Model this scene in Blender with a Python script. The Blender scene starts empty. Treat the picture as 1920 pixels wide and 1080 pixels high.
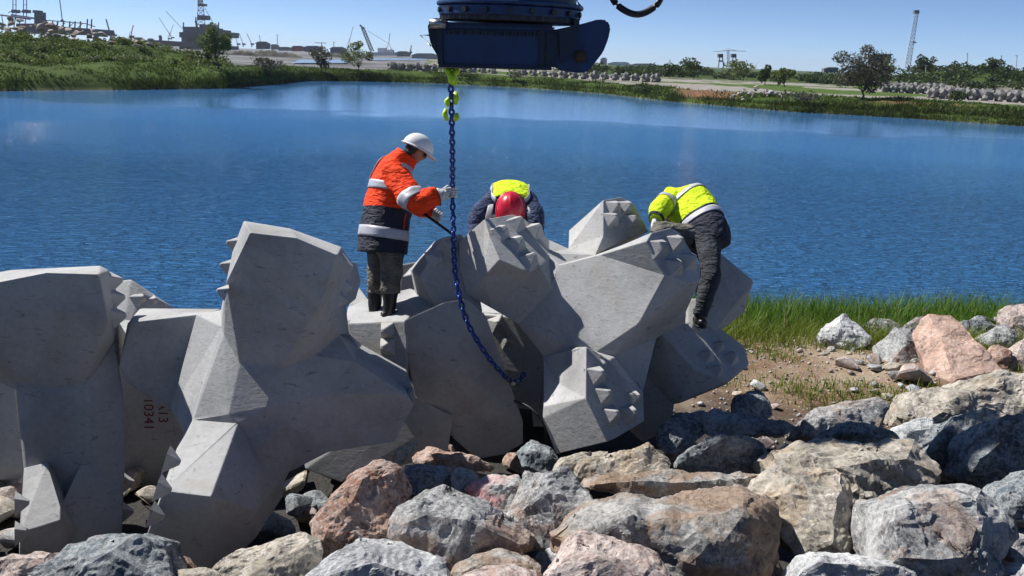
import bpy, bmesh, math, random
import numpy as np
from mathutils import Vector, Matrix

# ------------------------------------------------------------------ camera, sky, sun, exposure
scene = bpy.context.scene
COL = scene.collection
R = math.radians
CAM_Z, F_PX, PITCH, ROLL = 4.6, 1660.0, R(14.5), R(2.3)
cam_data = bpy.data.cameras.new('camera')
cam_data.sensor_width = 36.0
cam_data.lens = 36.0 * F_PX / 1920.0
cam_data.clip_start, cam_data.clip_end = 0.1, 20000.0
cam = bpy.data.objects.new('camera', cam_data)
COL.objects.link(cam)
CAM_ROT = Matrix.Rotation(math.pi / 2 - PITCH, 3, 'X') @ Matrix.Rotation(ROLL, 3, 'Z')
cam.matrix_world = Matrix.Translation((0, 0, CAM_Z)) @ CAM_ROT.to_4x4()
scene.camera = cam

SUN_EL, SUN_AZ = R(48.5), R(-65.0)           # azimuth from +Y, negative = to the left
SUN_DIR = Vector((math.sin(SUN_AZ) * math.cos(SUN_EL), math.cos(SUN_AZ) * math.cos(SUN_EL), math.sin(SUN_EL)))
world = bpy.data.worlds.new('World')
scene.world = world
world.use_nodes = True
wn = world.node_tree.nodes
sky = wn.new('ShaderNodeTexSky')
sky.sky_type = 'NISHITA'
sky.sun_disc = False
sky.sun_elevation = SUN_EL
sky.sun_rotation = SUN_AZ
sky.altitude = 10.0
sky.air_density = 0.38
sky.dust_density = 0.0
sky.ozone_density = 5.0
bg = wn['Background']
bg.inputs['Strength'].default_value = 0.088
world.node_tree.links.new(sky.outputs['Color'], bg.inputs['Color'])
sun_data = bpy.data.lights.new('sun', 'SUN')
sun_data.energy = 5.0
sun_data.angle = R(0.5)
sun_data.color = (1.0, 0.97, 0.93)
sun = bpy.data.objects.new('sun', sun_data)
COL.objects.link(sun)
sun.rotation_euler = SUN_DIR.to_track_quat('Z', 'Y').to_euler()
sun.location = (-30, 10, 40)
vs = scene.view_settings
vs.view_transform = 'Standard'
vs.look = 'None'
vs.gamma = 1.0
vs.use_curve_mapping = False
vs.exposure = 0.52
scene.cycles.use_denoising = True
scene.cycles.max_bounces = 6
scene.cycles.diffuse_bounces = 3
scene.cycles.glossy_bounces = 3
scene.cycles.transparent_max_bounces = 6
scene.cycles.caustics_reflective = False
scene.cycles.caustics_refractive = False

# ------------------------------------------------------------------ helpers
CAM_POS = Vector((0, 0, CAM_Z))
def ray(px, py):
    return CAM_ROT @ Vector(((px - 960.0) / F_PX, (540.0 - py) / F_PX, -1.0))
def P(px, py, d):
    """world point seen at photo pixel (px, py) at depth d along the view axis"""
    return CAM_POS + ray(px, py) * d
def PZ(px, py, z):
    """world point on the horizontal plane z seen at photo pixel"""
    r = ray(px, py)
    return CAM_POS + r * ((z - CAM_Z) / r.z)
class Plane:
    """a real plane through three points of the place"""
    def __init__(self, a, b, c):
        self.o = P(*a)
        self.n = (P(*b) - self.o).cross(P(*c) - self.o).normalized()
        if self.n.dot(CAM_POS - self.o) < 0: self.n = -self.n
    def at(self, px, py):
        r = ray(px, py)
        return CAM_POS + r * ((self.o - CAM_POS).dot(self.n) / r.dot(self.n))
    def pts(self, pxs): return [self.at(*p) for p in pxs]

def tag(o, label=None, cat=None, group=None, kind=None):
    if label: o['label'] = label
    if cat: o['category'] = cat
    if group: o['group'] = group
    if kind: o['kind'] = kind
    return o
def link(o, parent=None):
    COL.objects.link(o)
    if parent is not None: o.parent = parent
    return o
def empty(name, loc=(0, 0, 0)):
    o = bpy.data.objects.new(name, None)
    o.empty_display_size = 0.2
    o.location = loc
    return link(o)
def child_of(o, parent):
    """parent keeping the world placement (parents here only have a location)"""
    o.parent = parent
    o.matrix_parent_inverse = Matrix.Translation(parent.location).inverted()
    return o
def smooth(me, on=True):
    me.polygons.foreach_set('use_smooth', np.full(len(me.polygons), on))
def mesh_obj(name, verts, faces, mat, parent=None, sm=False, matidx=None):
    me = bpy.data.meshes.new(name)
    me.from_pydata([tuple(v) for v in verts], [], faces)
    for m in (mat if isinstance(mat, (list, tuple)) else [mat]): me.materials.append(m)
    if matidx is not None: me.polygons.foreach_set('material_index', np.array(matidx, dtype=np.int32))
    if sm: smooth(me)
    me.update()
    o = bpy.data.objects.new(name, me)
    COL.objects.link(o)
    if parent is not None: child_of(o, parent)
    return o
def bm_obj(name, bm, mat, parent=None, sm=False):
    me = bpy.data.meshes.new(name)
    bm.to_mesh(me); bm.free()
    for m in (mat if isinstance(mat, (list, tuple)) else [mat]): me.materials.append(m)
    if sm: smooth(me)
    o = bpy.data.objects.new(name, me)
    COL.objects.link(o)
    if parent is not None: child_of(o, parent)
    return o

# vectorised gradient-free value noise
_perm = np.random.RandomState(7).randint(0, 1 << 30, 4096)
def vnoise(p, seed=0):
    p = np.asarray(p, dtype=np.float64)
    i = np.floor(p).astype(np.int64); f = p - i
    f = f * f * f * (f * (f * 6 - 15) + 10)
    out = 0
    for dx in (0, 1):
        wx = f[:, 0] if dx else 1 - f[:, 0]
        for dy in (0, 1):
            wy = f[:, 1] if dy else 1 - f[:, 1]
            for dz in (0, 1):
                wz = f[:, 2] if dz else 1 - f[:, 2]
                h = _perm[(_perm[(_perm[(i[:, 0] + dx + seed * 131) & 4095] + i[:, 1] + dy) & 4095] + i[:, 2] + dz) & 4095] & 65535
                out = out + wx * wy * wz * (h / 32767.5 - 1.0)
    return out
def fbm(p, octv=4, seed=0, gain=0.5, lac=2.03):
    p = np.asarray(p, dtype=np.float64)
    a, s, t = 1.0, 0, 0.0
    for k in range(octv):
        s = s + a * vnoise(p * lac ** k, seed + k); t += a; a *= gain
    return s / t

# ------------------------------------------------------------------ materials
def nodes(name):
    m = bpy.data.materials.new(name)
    m.use_nodes = True
    nt = m.node_tree
    return m, nt, nt.nodes, nt.links, nt.nodes['Principled BSDF']
def setp(b, **k):
    names = {'rough': 'Roughness', 'metal': 'Metallic', 'spec': 'Specular IOR Level', 'ior': 'IOR', 'sheen': 'Sheen Weight', 'coat': 'Coat Weight'}
    for a, v in k.items(): b.inputs[names[a]].default_value = v
def c4(c): return (c[0], c[1], c[2], 1.0)
def ramp(N, stops):
    r = N.new('ShaderNodeValToRGB')
    e = r.color_ramp.elements
    while len(e) < len(stops): e.new(0.5)
    for el, (pos, col) in zip(e, stops):
        el.position = pos; el.color = c4(col) if not isinstance(col, float) else (col, col, col, 1)
    return r
def noise(N, L, vec, scale, detail=4, rough=0.55, dist=0.0):
    n = N.new('ShaderNodeTexNoise')
    n.inputs['Scale'].default_value = scale; n.inputs['Detail'].default_value = detail
    n.inputs['Roughness'].default_value = rough; n.inputs['Distortion'].default_value = dist
    if vec is not None: L.new(vec, n.inputs['Vector'])
    return n
def mix(N, L, fac, a, b, mode='MIX'):
    m = N.new('ShaderNodeMix'); m.data_type = 'RGBA'; m.blend_type = mode
    for key, v in ((0, fac), (6, a), (7, b)):
        if isinstance(v, (int, float)): m.inputs[key].default_value = v
        elif isinstance(v, (tuple, list)): m.inputs[key].default_value = c4(v)
        else: L.new(v, m.inputs[key])
    return m.outputs[2]
def bump(N, L, b, height, strength, dist=0.02, prev=None):
    n = N.new('ShaderNodeBump')
    n.inputs['Strength'].default_value = strength; n.inputs['Distance'].default_value = dist
    L.new(height, n.inputs['Height'])
    if prev is not None: L.new(prev, n.inputs['Normal'])
    L.new(n.outputs['Normal'], b.inputs['Normal'])
    return n.outputs['Normal']
def coords(N, L, kind='Object'):
    return N.new('ShaderNodeTexCoord').outputs[kind]
def geopos(N): return N.new('ShaderNodeNewGeometry').outputs['Position']

def simple_mat(name, col, rough=0.6, metal=0.0, var=0.12, scale=8.0, bmp=0.0, spec=0.5, sheen=0.0):
    m, nt, N, L, b = nodes(name)
    v = geopos(N)
    n = noise(N, L, v, scale, 5)
    lo = tuple(c * (1 - var * 1.6) for c in col); hi = tuple(min(1, c * (1 + var * 1.6)) for c in col)
    r = ramp(N, [(0.25, lo), (0.75, hi)])
    L.new(n.outputs['Fac'], r.inputs['Fac']); L.new(r.outputs['Color'], b.inputs['Base Color'])
    setp(b, rough=rough, metal=metal, spec=spec)
    if sheen: setp(b, sheen=sheen)
    if bmp:            # creased cloth: long folds with fine ones across them
        mp = N.new('ShaderNodeMapping'); mp.inputs['Scale'].default_value = (1.0, 1.0, 2.2); mp.inputs['Rotation'].default_value = (0.4, 0.5, 0.3)
        L.new(v, mp.inputs['Vector'])
        fo = noise(N, L, mp.outputs['Vector'], 11.0, 3, 0.45, 0.9)
        bump(N, L, b, fo.outputs['Fac'], min(1.0, bmp * 3.0), 0.05)
    return m

def concrete_mat(name, col, stain):
    m, nt, N, L, b = nodes(name)
    v = geopos(N)
    big = noise(N, L, v, 1.3, 6, 0.6)
    r1 = ramp(N, [(0.30, tuple(c * 0.68 for c in col)), (0.52, col), (0.75, tuple(min(1, c * 1.12) for c in col))])
    L.new(big.outputs['Fac'], r1.inputs['Fac'])
    fine = noise(N, L, v, 22, 6, 0.65)
    r2 = ramp(N, [(0.3, 0.86), (0.7, 1.08)])
    L.new(fine.outputs['Fac'], r2.inputs['Fac'])
    c = mix(N, L, 0.8, r1.outputs['Color'], r2.outputs['Color'], 'MULTIPLY')
    # yellowish formwork stains with streaked edges
    st = noise(N, L, v, 2.1, 7, 0.62, 0.6)
    rs = ramp(N, [(0.54, 0.0), (0.68, 1.0)])
    L.new(st.outputs['Fac'], rs.inputs['Fac'])
    sm = N.new('ShaderNodeMath'); sm.operation = 'MULTIPLY'; sm.inputs[1].default_value = stain
    L.new(rs.outputs['Color'], sm.inputs[0])
    c = mix(N, L, sm.outputs[0], c, (col[0] * 0.86, col[1] * 0.78, col[2] * 0.62))
    # scuffs and drag marks
    mp = N.new('ShaderNodeMapping'); mp.inputs['Scale'].default_value = (3.0, 3.0, 9.0)
    mp.inputs['Rotation'].default_value = (0.3, 0.6, 0.2)
    L.new(v, mp.inputs['Vector'])
    sc = noise(N, L, mp.outputs['Vector'], 2.2, 8, 0.7, 1.2)
    rc = ramp(N, [(0.60, 0.0), (0.645, 0.75)])
    L.new(sc.outputs['Fac'], rc.inputs['Fac'])
    c = mix(N, L, rc.outputs['Color'], c, tuple(x * 0.45 for x in col))
    # air holes
    vo = N.new('ShaderNodeTexVoronoi'); vo.inputs['Scale'].default_value = 17
    L.new(v, vo.inputs['Vector'])
    rv = ramp(N, [(0.05, 0.0), (0.10, 1.0)])
    L.new(vo.outputs['Distance'], rv.inputs['Fac'])
    c = mix(N, L, rv.outputs['Color'], tuple(x * 0.5 for x in col), c)
    L.new(c, b.inputs['Base Color'])
    setp(b, rough=0.86, spec=0.3)
    p1 = bump(N, L, b, fine.outputs['Fac'], 0.25, 0.012)
    p2 = bump(N, L, b, rv.outputs['Color'], 0.35, 0.008, p1)
    bump(N, L, b, sc.outputs['Fac'], 0.25, 0.02, p2)
    return m

def rock_mat(name, ca, cb, vein=(0.62, 0.61, 0.58), rust=0.0, veinamt=0.5, scale=1.0, rustcol=(0.30, 0.13, 0.045)):
    m, nt, N, L, b = nodes(name)
    v = geopos(N)
    n1 = noise(N, L, v, 3.2 * scale, 8, 0.68, 0.5)
    r1 = ramp(N, [(0.28, tuple(x * 0.62 for x in ca)), (0.45, ca), (0.62, cb), (0.8, tuple(min(1, x * 1.18) for x in cb))])
    L.new(n1.outputs['Fac'], r1.inputs['Fac'])
    # fine crystalline speckle
    n2 = noise(N, L, v, 34 * scale, 7, 0.82)
    r2 = ramp(N, [(0.32, 0.40), (0.5, 0.92), (0.68, 1.45)])
    L.new(n2.outputs['Fac'], r2.inputs['Fac'])
    c = mix(N, L, 0.75, r1.outputs['Color'], r2.outputs['Color'], 'MULTIPLY')
    # pale veins and crusts
    n3 = noise(N, L, v, 7.5 * scale, 9, 0.78, 0.35)
    r3 = ramp(N, [(0.46, 0.0), (0.50, veinamt), (0.545, 0.0)])
    L.new(n3.outputs['Fac'], r3.inputs['Fac'])
    c = mix(N, L, r3.outputs['Color'], c, vein)
    # iron staining
    n4 = noise(N, L, v, 2.3 * scale, 6, 0.6, 0.8)
    r4 = ramp(N, [(0.60 - 0.22 * rust, 0.0), (0.68 - 0.16 * rust, min(1.0, rust))])
    L.new(n4.outputs['Fac'], r4.inputs['Fac'])
    c = mix(N, L, r4.outputs['Color'], c, rustcol)
    # dark cracks
    n5 = noise(N, L, v, 3.1 * scale, 9, 0.72, 0.5)
    r5 = ramp(N, [(0.487, 1.0), (0.50, 0.35), (0.513, 1.0)])
    L.new(n5.outputs['Fac'], r5.inputs['Fac'])
    c = mix(N, L, 0.8, c, r5.outputs['Color'], 'MULTIPLY')
    L.new(c, b.inputs['Base Color'])
    setp(b, rough=0.82, spec=0.35)
    p1 = bump(N, L, b, n3.outputs['Fac'], 0.6, 0.035)
    p2 = bump(N, L, b, n2.outputs['Fac'], 0.55, 0.010, p1)
    bump(N, L, b, r5.outputs['Color'], 0.5, 0.012, p2)
    return m

def leaf_mat(name, ca, cb, rough=0.55):
    m, nt, N, L, b = nodes(name)
    v = geopos(N)
    n = noise(N, L, v, 0.9, 5, 0.7)
    w = noise(N, L, v, 9.0, 3, 0.6)
    a = mix(N, L, 0.5, n.outputs['Fac'], w.outputs['Fac'])
    r = ramp(N, [(0.36, ca), (0.64, cb)])
    L.new(a, r.inputs['Fac']); L.new(r.outputs['Color'], b.inputs['Base Color'])
    setp(b, rough=rough, spec=0.25)
    tr = N.new('ShaderNodeBsdfTranslucent')
    L.new(r.outputs['Color'], tr.inputs['Color'])
    ms = N.new('ShaderNodeMixShader'); ms.inputs[0].default_value = 0.35
    L.new(b.outputs[0], ms.inputs[1]); L.new(tr.outputs[0], ms.inputs[2])
    L.new(ms.outputs[0], N['Material Output'].inputs['Surface'])
    return m

M = {}
M['concrete'] = concrete_mat('concrete', (0.42, 0.42, 0.415), 0.35)
M['concrete_weathered'] = concrete_mat('concrete_weathered', (0.385, 0.385, 0.38), 0.6)
M['concrete_far'] = simple_mat('concrete_far', (0.185, 0.18, 0.172), 0.9, var=0.15, scale=0.6)
M['rock_grey'] = rock_mat('rock_grey', (0.215, 0.22, 0.225), (0.42, 0.42, 0.41), rust=0.42, veinamt=0.55)
M['rock_blue'] = rock_mat('rock_blue', (0.115, 0.14, 0.16), (0.27, 0.305, 0.32), rust=0.15, veinamt=0.5)  # blue-grey stone; its dark tone also paints shade on the shadowed boulders
M['rock_white'] = rock_mat('rock_white', (0.46, 0.47, 0.48), (0.60, 0.60, 0.59), rust=0.15, veinamt=0.25, rustcol=(0.45, 0.36, 0.22))
M['rock_red'] = rock_mat('rock_red', (0.29, 0.155, 0.105), (0.47, 0.33, 0.26), rust=0.3, veinamt=0.45, rustcol=(0.26, 0.10, 0.05))
M['rock_pink'] = rock_mat('rock_pink', (0.40, 0.30, 0.26), (0.58, 0.48, 0.43), rust=0.1, veinamt=0.5, rustcol=(0.40, 0.24, 0.16))
M['rock_tan'] = rock_mat('rock_tan', (0.33, 0.295, 0.235), (0.56, 0.50, 0.41), rust=0.35, veinamt=0.4, rustcol=(0.42, 0.27, 0.12))
M['rock_rust'] = rock_mat('rock_rust', (0.22, 0.22, 0.21), (0.42, 0.40, 0.37), rust=0.70, veinamt=0.5, rustcol=(0.27, 0.165, 0.092))
M['rock_slab'] = rock_mat('rock_slab', (0.50, 0.33, 0.25), (0.58, 0.41, 0.33), rust=0.05, veinamt=0.15, scale=0.7)
M['rock_marked'] = rock_mat('rock_marked', (0.36, 0.38, 0.37), (0.52, 0.52, 0.49), rust=0.6, veinamt=0.3, rustcol=(0.72, 0.20, 0.20))
M['orange'] = simple_mat('orange_fabric', (0.94, 0.056, 0.009), 0.8, var=0.14, scale=9, bmp=0.25, spec=0.2)
M['navy'] = simple_mat('navy_fabric', (0.012, 0.016, 0.032), 0.8, var=0.2, scale=9, bmp=0.25)
M['blue_cloth'] = simple_mat('dark_blue_fabric', (0.014, 0.028, 0.085), 0.8, var=0.25, scale=9, bmp=0.3)
M['yellow'] = simple_mat('yellow_fabric', (0.56, 0.74, 0.020), 0.8, var=0.15, scale=9, bmp=0.25, spec=0.2)
M['silver'] = simple_mat('reflective_tape', (0.42, 0.42, 0.46), 0.45, var=0.12, scale=14, spec=0.6)
M['trousers'] = simple_mat('grey_trousers', (0.13, 0.12, 0.10), 0.9, var=0.3, scale=12, bmp=0.3)
M['trousers_dark'] = simple_mat('dark_trousers', (0.030, 0.036, 0.042), 0.9, var=0.3, scale=12, bmp=0.3)
M['rubber'] = simple_mat('black_rubber', (0.012, 0.011, 0.011), 0.42, var=0.3, scale=10)
M['glove'] = simple_mat('grey_glove', (0.50, 0.50, 0.50), 0.85, var=0.2, scale=20, bmp=0.2)
M['skin'] = simple_mat('skin', (0.34, 0.15, 0.10), 0.55, var=0.15, scale=14)
M['hair'] = simple_mat('hair', (0.015, 0.012, 0.010), 0.6, var=0.3, scale=40)
M['helmet_white'] = simple_mat('helmet_white', (0.78, 0.78, 0.76), 0.32, var=0.04, scale=6)
M['helmet_red'] = simple_mat('helmet_red', (0.52, 0.012, 0.035), 0.30, var=0.08, scale=6)
M['helmet_dark'] = simple_mat('helmet_yellow', (0.60, 0.50, 0.05), 0.35, var=0.05, scale=6)
M['black'] = simple_mat('black_plastic', (0.012, 0.012, 0.013), 0.4, var=0.2)
M['red'] = simple_mat('red_tape', (0.6, 0.05, 0.08), 0.6, var=0.1)
M['chain_blue'] = simple_mat('chain_blue', (0.016, 0.050, 0.24), 0.25, metal=0.3, var=0.3, scale=30)
M['lime'] = simple_mat('lime_paint', (0.50, 0.78, 0.015), 0.4, var=0.12, scale=20)
M['steel'] = simple_mat('worn_steel', (0.35, 0.36, 0.38), 0.35, metal=0.9, var=0.2, scale=20)
M['dark_steel'] = simple_mat('dark_steel', (0.03, 0.032, 0.036), 0.5, metal=0.4, var=0.3, scale=12)
# ------------------------------------------------------------------ fast mesh from arrays
def array_mesh(name, verts, faces, mats, matidx=None, sm=False):
    verts = np.asarray(verts, dtype=np.float32).reshape(-1, 3)
    faces = np.asarray(faces, dtype=np.int32)
    k = faces.shape[1]
    me = bpy.data.meshes.new(name)
    me.vertices.add(len(verts)); me.vertices.foreach_set('co', verts.ravel())
    me.loops.add(faces.size); me.loops.foreach_set('vertex_index', faces.ravel())
    me.polygons.add(len(faces)); me.polygons.foreach_set('loop_start', np.arange(0, faces.size, k, dtype=np.int32))
    for m in mats: me.materials.append(m)
    if matidx is not None: me.polygons.foreach_set('material_index', np.asarray(matidx, dtype=np.int32))
    me.update(calc_edges=True)
    if sm: smooth(me)
    return me
def array_obj(name, verts, faces, mats, parent=None, matidx=None, sm=False):
    o = bpy.data.objects.new(name, array_mesh(name, verts, faces, mats, matidx, sm))
    COL.objects.link(o)
    if parent is not None: child_of(o, parent)
    return o
def grid_faces(nr, nc):
    i = np.arange(nr - 1)[:, None] * nc + np.arange(nc - 1)[None, :]
    return np.stack([i, i + 1, i + 1 + nc, i + nc], -1).reshape(-1, 4)

# ------------------------------------------------------------------ water
def water_mat():
    m, nt, N, L, b = nodes('pond_water')
    v = geopos(N)
    b.inputs['Base Color'].default_value = (0.054, 0.190, 0.43, 1)
    setp(b, rough=0.03, ior=1.333, spec=0.5)
    mp = N.new('ShaderNodeMapping'); mp.inputs['Rotation'].default_value = (0, 0, R(28)); mp.inputs['Scale'].default_value = (1.0, 3.4, 1)
    L.new(v, mp.inputs['Vector'])
    a = noise(N, L, mp.outputs['Vector'], 2.3, 4, 0.6, 0.6)
    mp2 = N.new('ShaderNodeMapping'); mp2.inputs['Rotation'].default_value = (0, 0, R(-18)); mp2.inputs['Scale'].default_value = (1.0, 1.9, 1)
    L.new(v, mp2.inputs['Vector'])
    c = noise(N, L, mp2.outputs['Vector'], 0.55, 3, 0.5, 0.3)
    # wind ruffles the open middle; the strip sheltered by the far bank stays calm
    sx = N.new('ShaderNodeSeparateXYZ'); L.new(v, sx.inputs[0])
    w = noise(N, L, v, 0.06, 3, 0.5, 0.2)
    ma = N.new('ShaderNodeMath'); ma.operation = 'MULTIPLY_ADD'; ma.inputs[1].default_value = 26.0
    L.new(w.outputs['Fac'], ma.inputs[0]); L.new(sx.outputs['Y'], ma.inputs[2])
    mr = N.new('ShaderNodeMapRange'); mr.inputs['From Min'].default_value = 46; mr.inputs['From Max'].default_value = 84
    mr.inputs['To Min'].default_value = 1.0; mr.inputs['To Max'].default_value = 0.03
    L.new(ma.outputs[0], mr.inputs['Value'])
    p1 = bump(N, L, b, a.outputs['Fac'], 0.75, 0.50)
    bump(N, L, b, c.outputs['Fac'], 0.55, 0.20, p1)
    for nd in N:
        if nd.type == 'BUMP': L.new(mr.outputs['Result'], nd.inputs['Strength'])
    return m
M['water'] = water_mat()
tag(mesh_obj('water', [(-400, 8, 0), (400, 8, 0), (400, 420, 0), (-400, 420, 0)], [(0, 1, 2, 3)], M['water']), kind='structure')

# ------------------------------------------------------------------ near ground
GY = [-30, -6, 0, 3, 4.5, 5.3, 6.2, 7.5, 9, 11, 13, 14.6, 16.2, 17.5, 20]
GZ = [3.0, 3.0, 2.9, 2.0, 1.40, 1.02, 0.66, 0.55, 0.72, 0.80, 0.60, 0.30, 0.02, -0.3, -1.2]
def ground_z(x, y):
    x = np.atleast_1d(np.asarray(x, float)); y = np.atleast_1d(np.asarray(y, float))
    p = np.stack([x, y, np.zeros_like(x)], -1)
    s = np.clip((17 - y) / 3, 0.15, 1)
    y = y + 1.6 * np.clip((2.2 - x) / 1.5, 0, 1) * np.clip((y - 8.5) / 3, 0, 1)
    return np.interp(y + 0.5 * fbm(p * 0.35, 3, 3), GY, GZ) + s * (0.06 * fbm(p * 1.3, 4, 5) + 0.025 * fbm(p * 6, 3, 9))
def ground_mat():
    m, nt, N, L, b = nodes('dirt_and_gravel')
    v = geopos(N)
    n1 = noise(N, L, v, 0.9, 7, 0.62, 0.3)
    r1 = ramp(N, [(0.33, (0.15, 0.085, 0.048)), (0.48, (0.25, 0.175, 0.115)), (0.63, (0.34, 0.27, 0.195))])
    L.new(n1.outputs['Fac'], r1.inputs['Fac'])
    n2 = noise(N, L, v, 26, 6, 0.7)
    r2 = ramp(N, [(0.3, 0.55), (0.7, 1.3)])
    L.new(n2.outputs['Fac'], r2.inputs['Fac'])
    c = mix(N, L, 0.8, r1.outputs['Color'], r2.outputs['Color'], 'MULTIPLY')
    vo = N.new('ShaderNodeTexVoronoi'); vo.inputs['Scale'].default_value = 15
    L.new(v, vo.inputs['Vector'])
    rv = ramp(N, [(0.10, 1.0), (0.24, 0.0)]); L.new(vo.outputs['Distance'], rv.inputs['Fac'])
    c = mix(N, L, rv.outputs['Color'], c, mix(N, L, 0.6, vo.outputs['Color'], (0.46, 0.42, 0.38)))
    # stony ground below the blocks, darkened to stand for shade in the gaps; dry earth only on the open patch
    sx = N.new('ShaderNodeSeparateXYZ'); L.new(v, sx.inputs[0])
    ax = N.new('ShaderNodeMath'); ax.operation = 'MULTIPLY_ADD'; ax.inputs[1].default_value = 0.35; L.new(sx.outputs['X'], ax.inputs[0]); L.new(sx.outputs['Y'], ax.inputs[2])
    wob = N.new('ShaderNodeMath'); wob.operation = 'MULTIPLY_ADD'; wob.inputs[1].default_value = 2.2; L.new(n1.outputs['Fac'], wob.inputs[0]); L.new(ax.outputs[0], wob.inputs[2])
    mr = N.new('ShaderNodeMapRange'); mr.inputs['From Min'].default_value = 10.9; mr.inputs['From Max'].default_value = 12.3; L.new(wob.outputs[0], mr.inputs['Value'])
    shaded_ground = mix(N, L, 0.8, (0.055, 0.052, 0.048), r2.outputs['Color'], 'MULTIPLY')
    c = mix(N, L, mr.outputs['Result'], shaded_ground, c)
    L.new(c, b.inputs['Base Color'])
    setp(b, rough=0.95, spec=0.15)
    p1 = bump(N, L, b, n2.outputs['Fac'], 0.6, 0.03)
    bump(N, L, b, rv.outputs['Color'], 0.5, 0.02, p1)
    return m
M['ground'] = ground_mat()
gx = np.concatenate([np.linspace(-150, -20, 30), np.arange(-19.5, 19.6, 0.13), np.linspace(20, 150, 30)])
gy = np.concatenate([np.linspace(-40, -2, 14), np.arange(-1.5, 19.5, 0.13)])
GXX, GYY = np.meshgrid(gx, gy)
gz = ground_z(GXX.ravel(), GYY.ravel())
tag(array_obj('ground', np.stack([GXX.ravel(), GYY.ravel(), gz], -1), grid_faces(len(gy), len(gx)), [M['ground']], sm=True), kind='structure')

# ------------------------------------------------------------------ far bank and land to the horizon, as one sheet
SH = [(-2400, 232), (-900, 196), (-300, 178), (0, 171), (250, 169), (430, 166), (520, 158), (575, 152), (700, 153), (830, 157), (1000, 166), (1130, 176),
      (1250, 190), (1400, 203), (1500, 211), (1600, 216), (1760, 226), (1920, 237), (2300, 262), (2900, 300), (4200, 380)]
SPX = np.array([s[0] for s in SH], float)
SPT = np.array([PZ(s[0], s[1], 0)[:] for s in SH])
S_AZ = np.arctan2(SPT[:, 0], SPT[:, 1]); S_R = np.hypot(SPT[:, 0], SPT[:, 1])
def shore_r(az): return np.interp(az, S_AZ, S_R)
def az_of(px): return np.interp(px, SPX, S_AZ)
def px_of(az): return np.interp(az, S_AZ, SPX)
def land_z(az, r):
    """height of the far land at a bearing and a distance"""
    px = px_of(az); off = r - shore_r(az)
    x, y = r * np.sin(az), r * np.cos(az)
    p = np.stack([x, y, np.zeros_like(x)], -1)
    left = np.clip((470 - px) / 120, 0, 1)
    ridge = np.interp(px, [-2400, 100, 230, 300, 390, 470], [5.0, 4.7, 4.4, 4.0, 3.1, 2.2])
    zl = np.interp(off, [-8, 0, 1.2, 4, 9, 15, 24, 34, 50, 90], [-1.4, 0, 0.7, 1.5, 2.1, 2.3, 0, 0, 0, 0])
    t = np.clip((off - 13) / 14, 0, 1); t = t * t * (3 - 2 * t)
    fall = np.clip((off - 55) / 60, 0, 1)
    zl = np.where(off < 13, zl, 2.28 + (ridge - 2.28) * t) * (1 - fall) + 1.3 * fall
    top = np.interp(px, [440, 520, 600, 830, 1000, 1300, 1450, 1700, 1920, 2600], [2.3, 2.2, 1.7, 1.6, 1.7, 1.35, 1.5, 1.7, 1.7, 1.7])
    zr = np.interp(off, [-8, 0, 1.0, 3.0, 8, 14], [-1.4, 0, 0.35, 0.8, 1, 1])
    zr = np.where(off < 1.0, zr, top * np.clip(zr, 0.0, 1) )
    zr = np.where(off > 14, top + (1.3 - top) * np.clip((off - 14) / 12, 0, 1), zr)
    hill = np.clip((px - 1560) / 180, 0, 1) * np.clip((r - 235) / 60, 0, 1) * 4.6 * np.clip((900 - r) / 300, 0, 1)
    z = zl * left + zr * (1 - left) + hill
    bank = np.clip(off / 3, 0, 1) * np.clip((45 - off) / 20, 0, 1)
    rough = bank * (0.25 + 0.5 * left)
    z = z + rough * fbm(p * 0.16, 4, 21) * 1.1 + np.clip(off / 3, 0, 1) * 0.10 * fbm(p * 0.7, 2, 27)
    far = np.clip((r - 500) / 300, 0, 1)
    return z * (1 - far) + 1.2 * far
naz = 520
azs = np.interp(np.concatenate([np.linspace(-2350, -720, 60), np.linspace(-700, 2750, naz - 120), np.linspace(2780, 4150, 60)]), SPX, S_AZ)
offs = np.concatenate([[-8, -3, -1, 0, 0.5], np.arange(1, 45, 0.9), np.geomspace(46, 9000, 60)])
AZ, OFF = np.meshgrid(azs, offs)
RR = shore_r(AZ) + OFF
LZ = land_z(AZ.ravel(), RR.ravel())
LV = np.stack([(RR * np.sin(AZ)).ravel(), (RR * np.cos(AZ)).ravel(), LZ], -1)
land = array_mesh('far_bank', LV, grid_faces(len(offs), naz), [], sm=True)
# ground cover: grass on the banks, bare gravel yard, dug brown earth, grey quays
PXL = px_of(AZ.ravel()); OF = OFF.ravel(); RF = RR.ravel()
pn = LV * np.array([1, 1, 0]);
q1 = fbm(pn * 0.06, 4, 31); q2 = fbm(pn * 0.3, 4, 37)
grass = np.array([0.055, 0.088, 0.018]); gravel = np.array([0.27, 0.25, 0.225]); earth = np.array([0.17, 0.095, 0.055]); quay = np.array([0.20, 0.20, 0.20])
cov = np.tile(grass, (len(PXL), 1)) * (1 + 0.35 * q2[:, None])
def blend(w, c): 
    global cov
    w = np.clip(w, 0, 1)[:, None]; cov = cov * (1 - w) + c * w
yard_start = np.interp(PXL, [400, 470, 700, 1000, 1300, 1600, 1920], [70, 40, 16, 12, 9, 16, 20])
blend((OF - yard_start + 6 * q2) / 4, gravel * 1.0)
blend(((OF - yard_start - 18) / 10) * (q1 > 0.12), grass * 1.3)
blend(np.clip(1 - np.abs(PXL - 1325) / 70, 0, 1) * 2.5 * np.clip((OF - 1.0) / 1, 0, 1) * np.clip((13 - OF) / 3, 0, 1), earth)
blend(np.clip(1 - np.abs(PXL - 1720) / 140, 0, 1) * 1.2 * np.clip((OF - 3.0) / 1, 0, 1) * np.clip((7 - OF) / 1, 0, 1), earth * 1.2)
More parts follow.
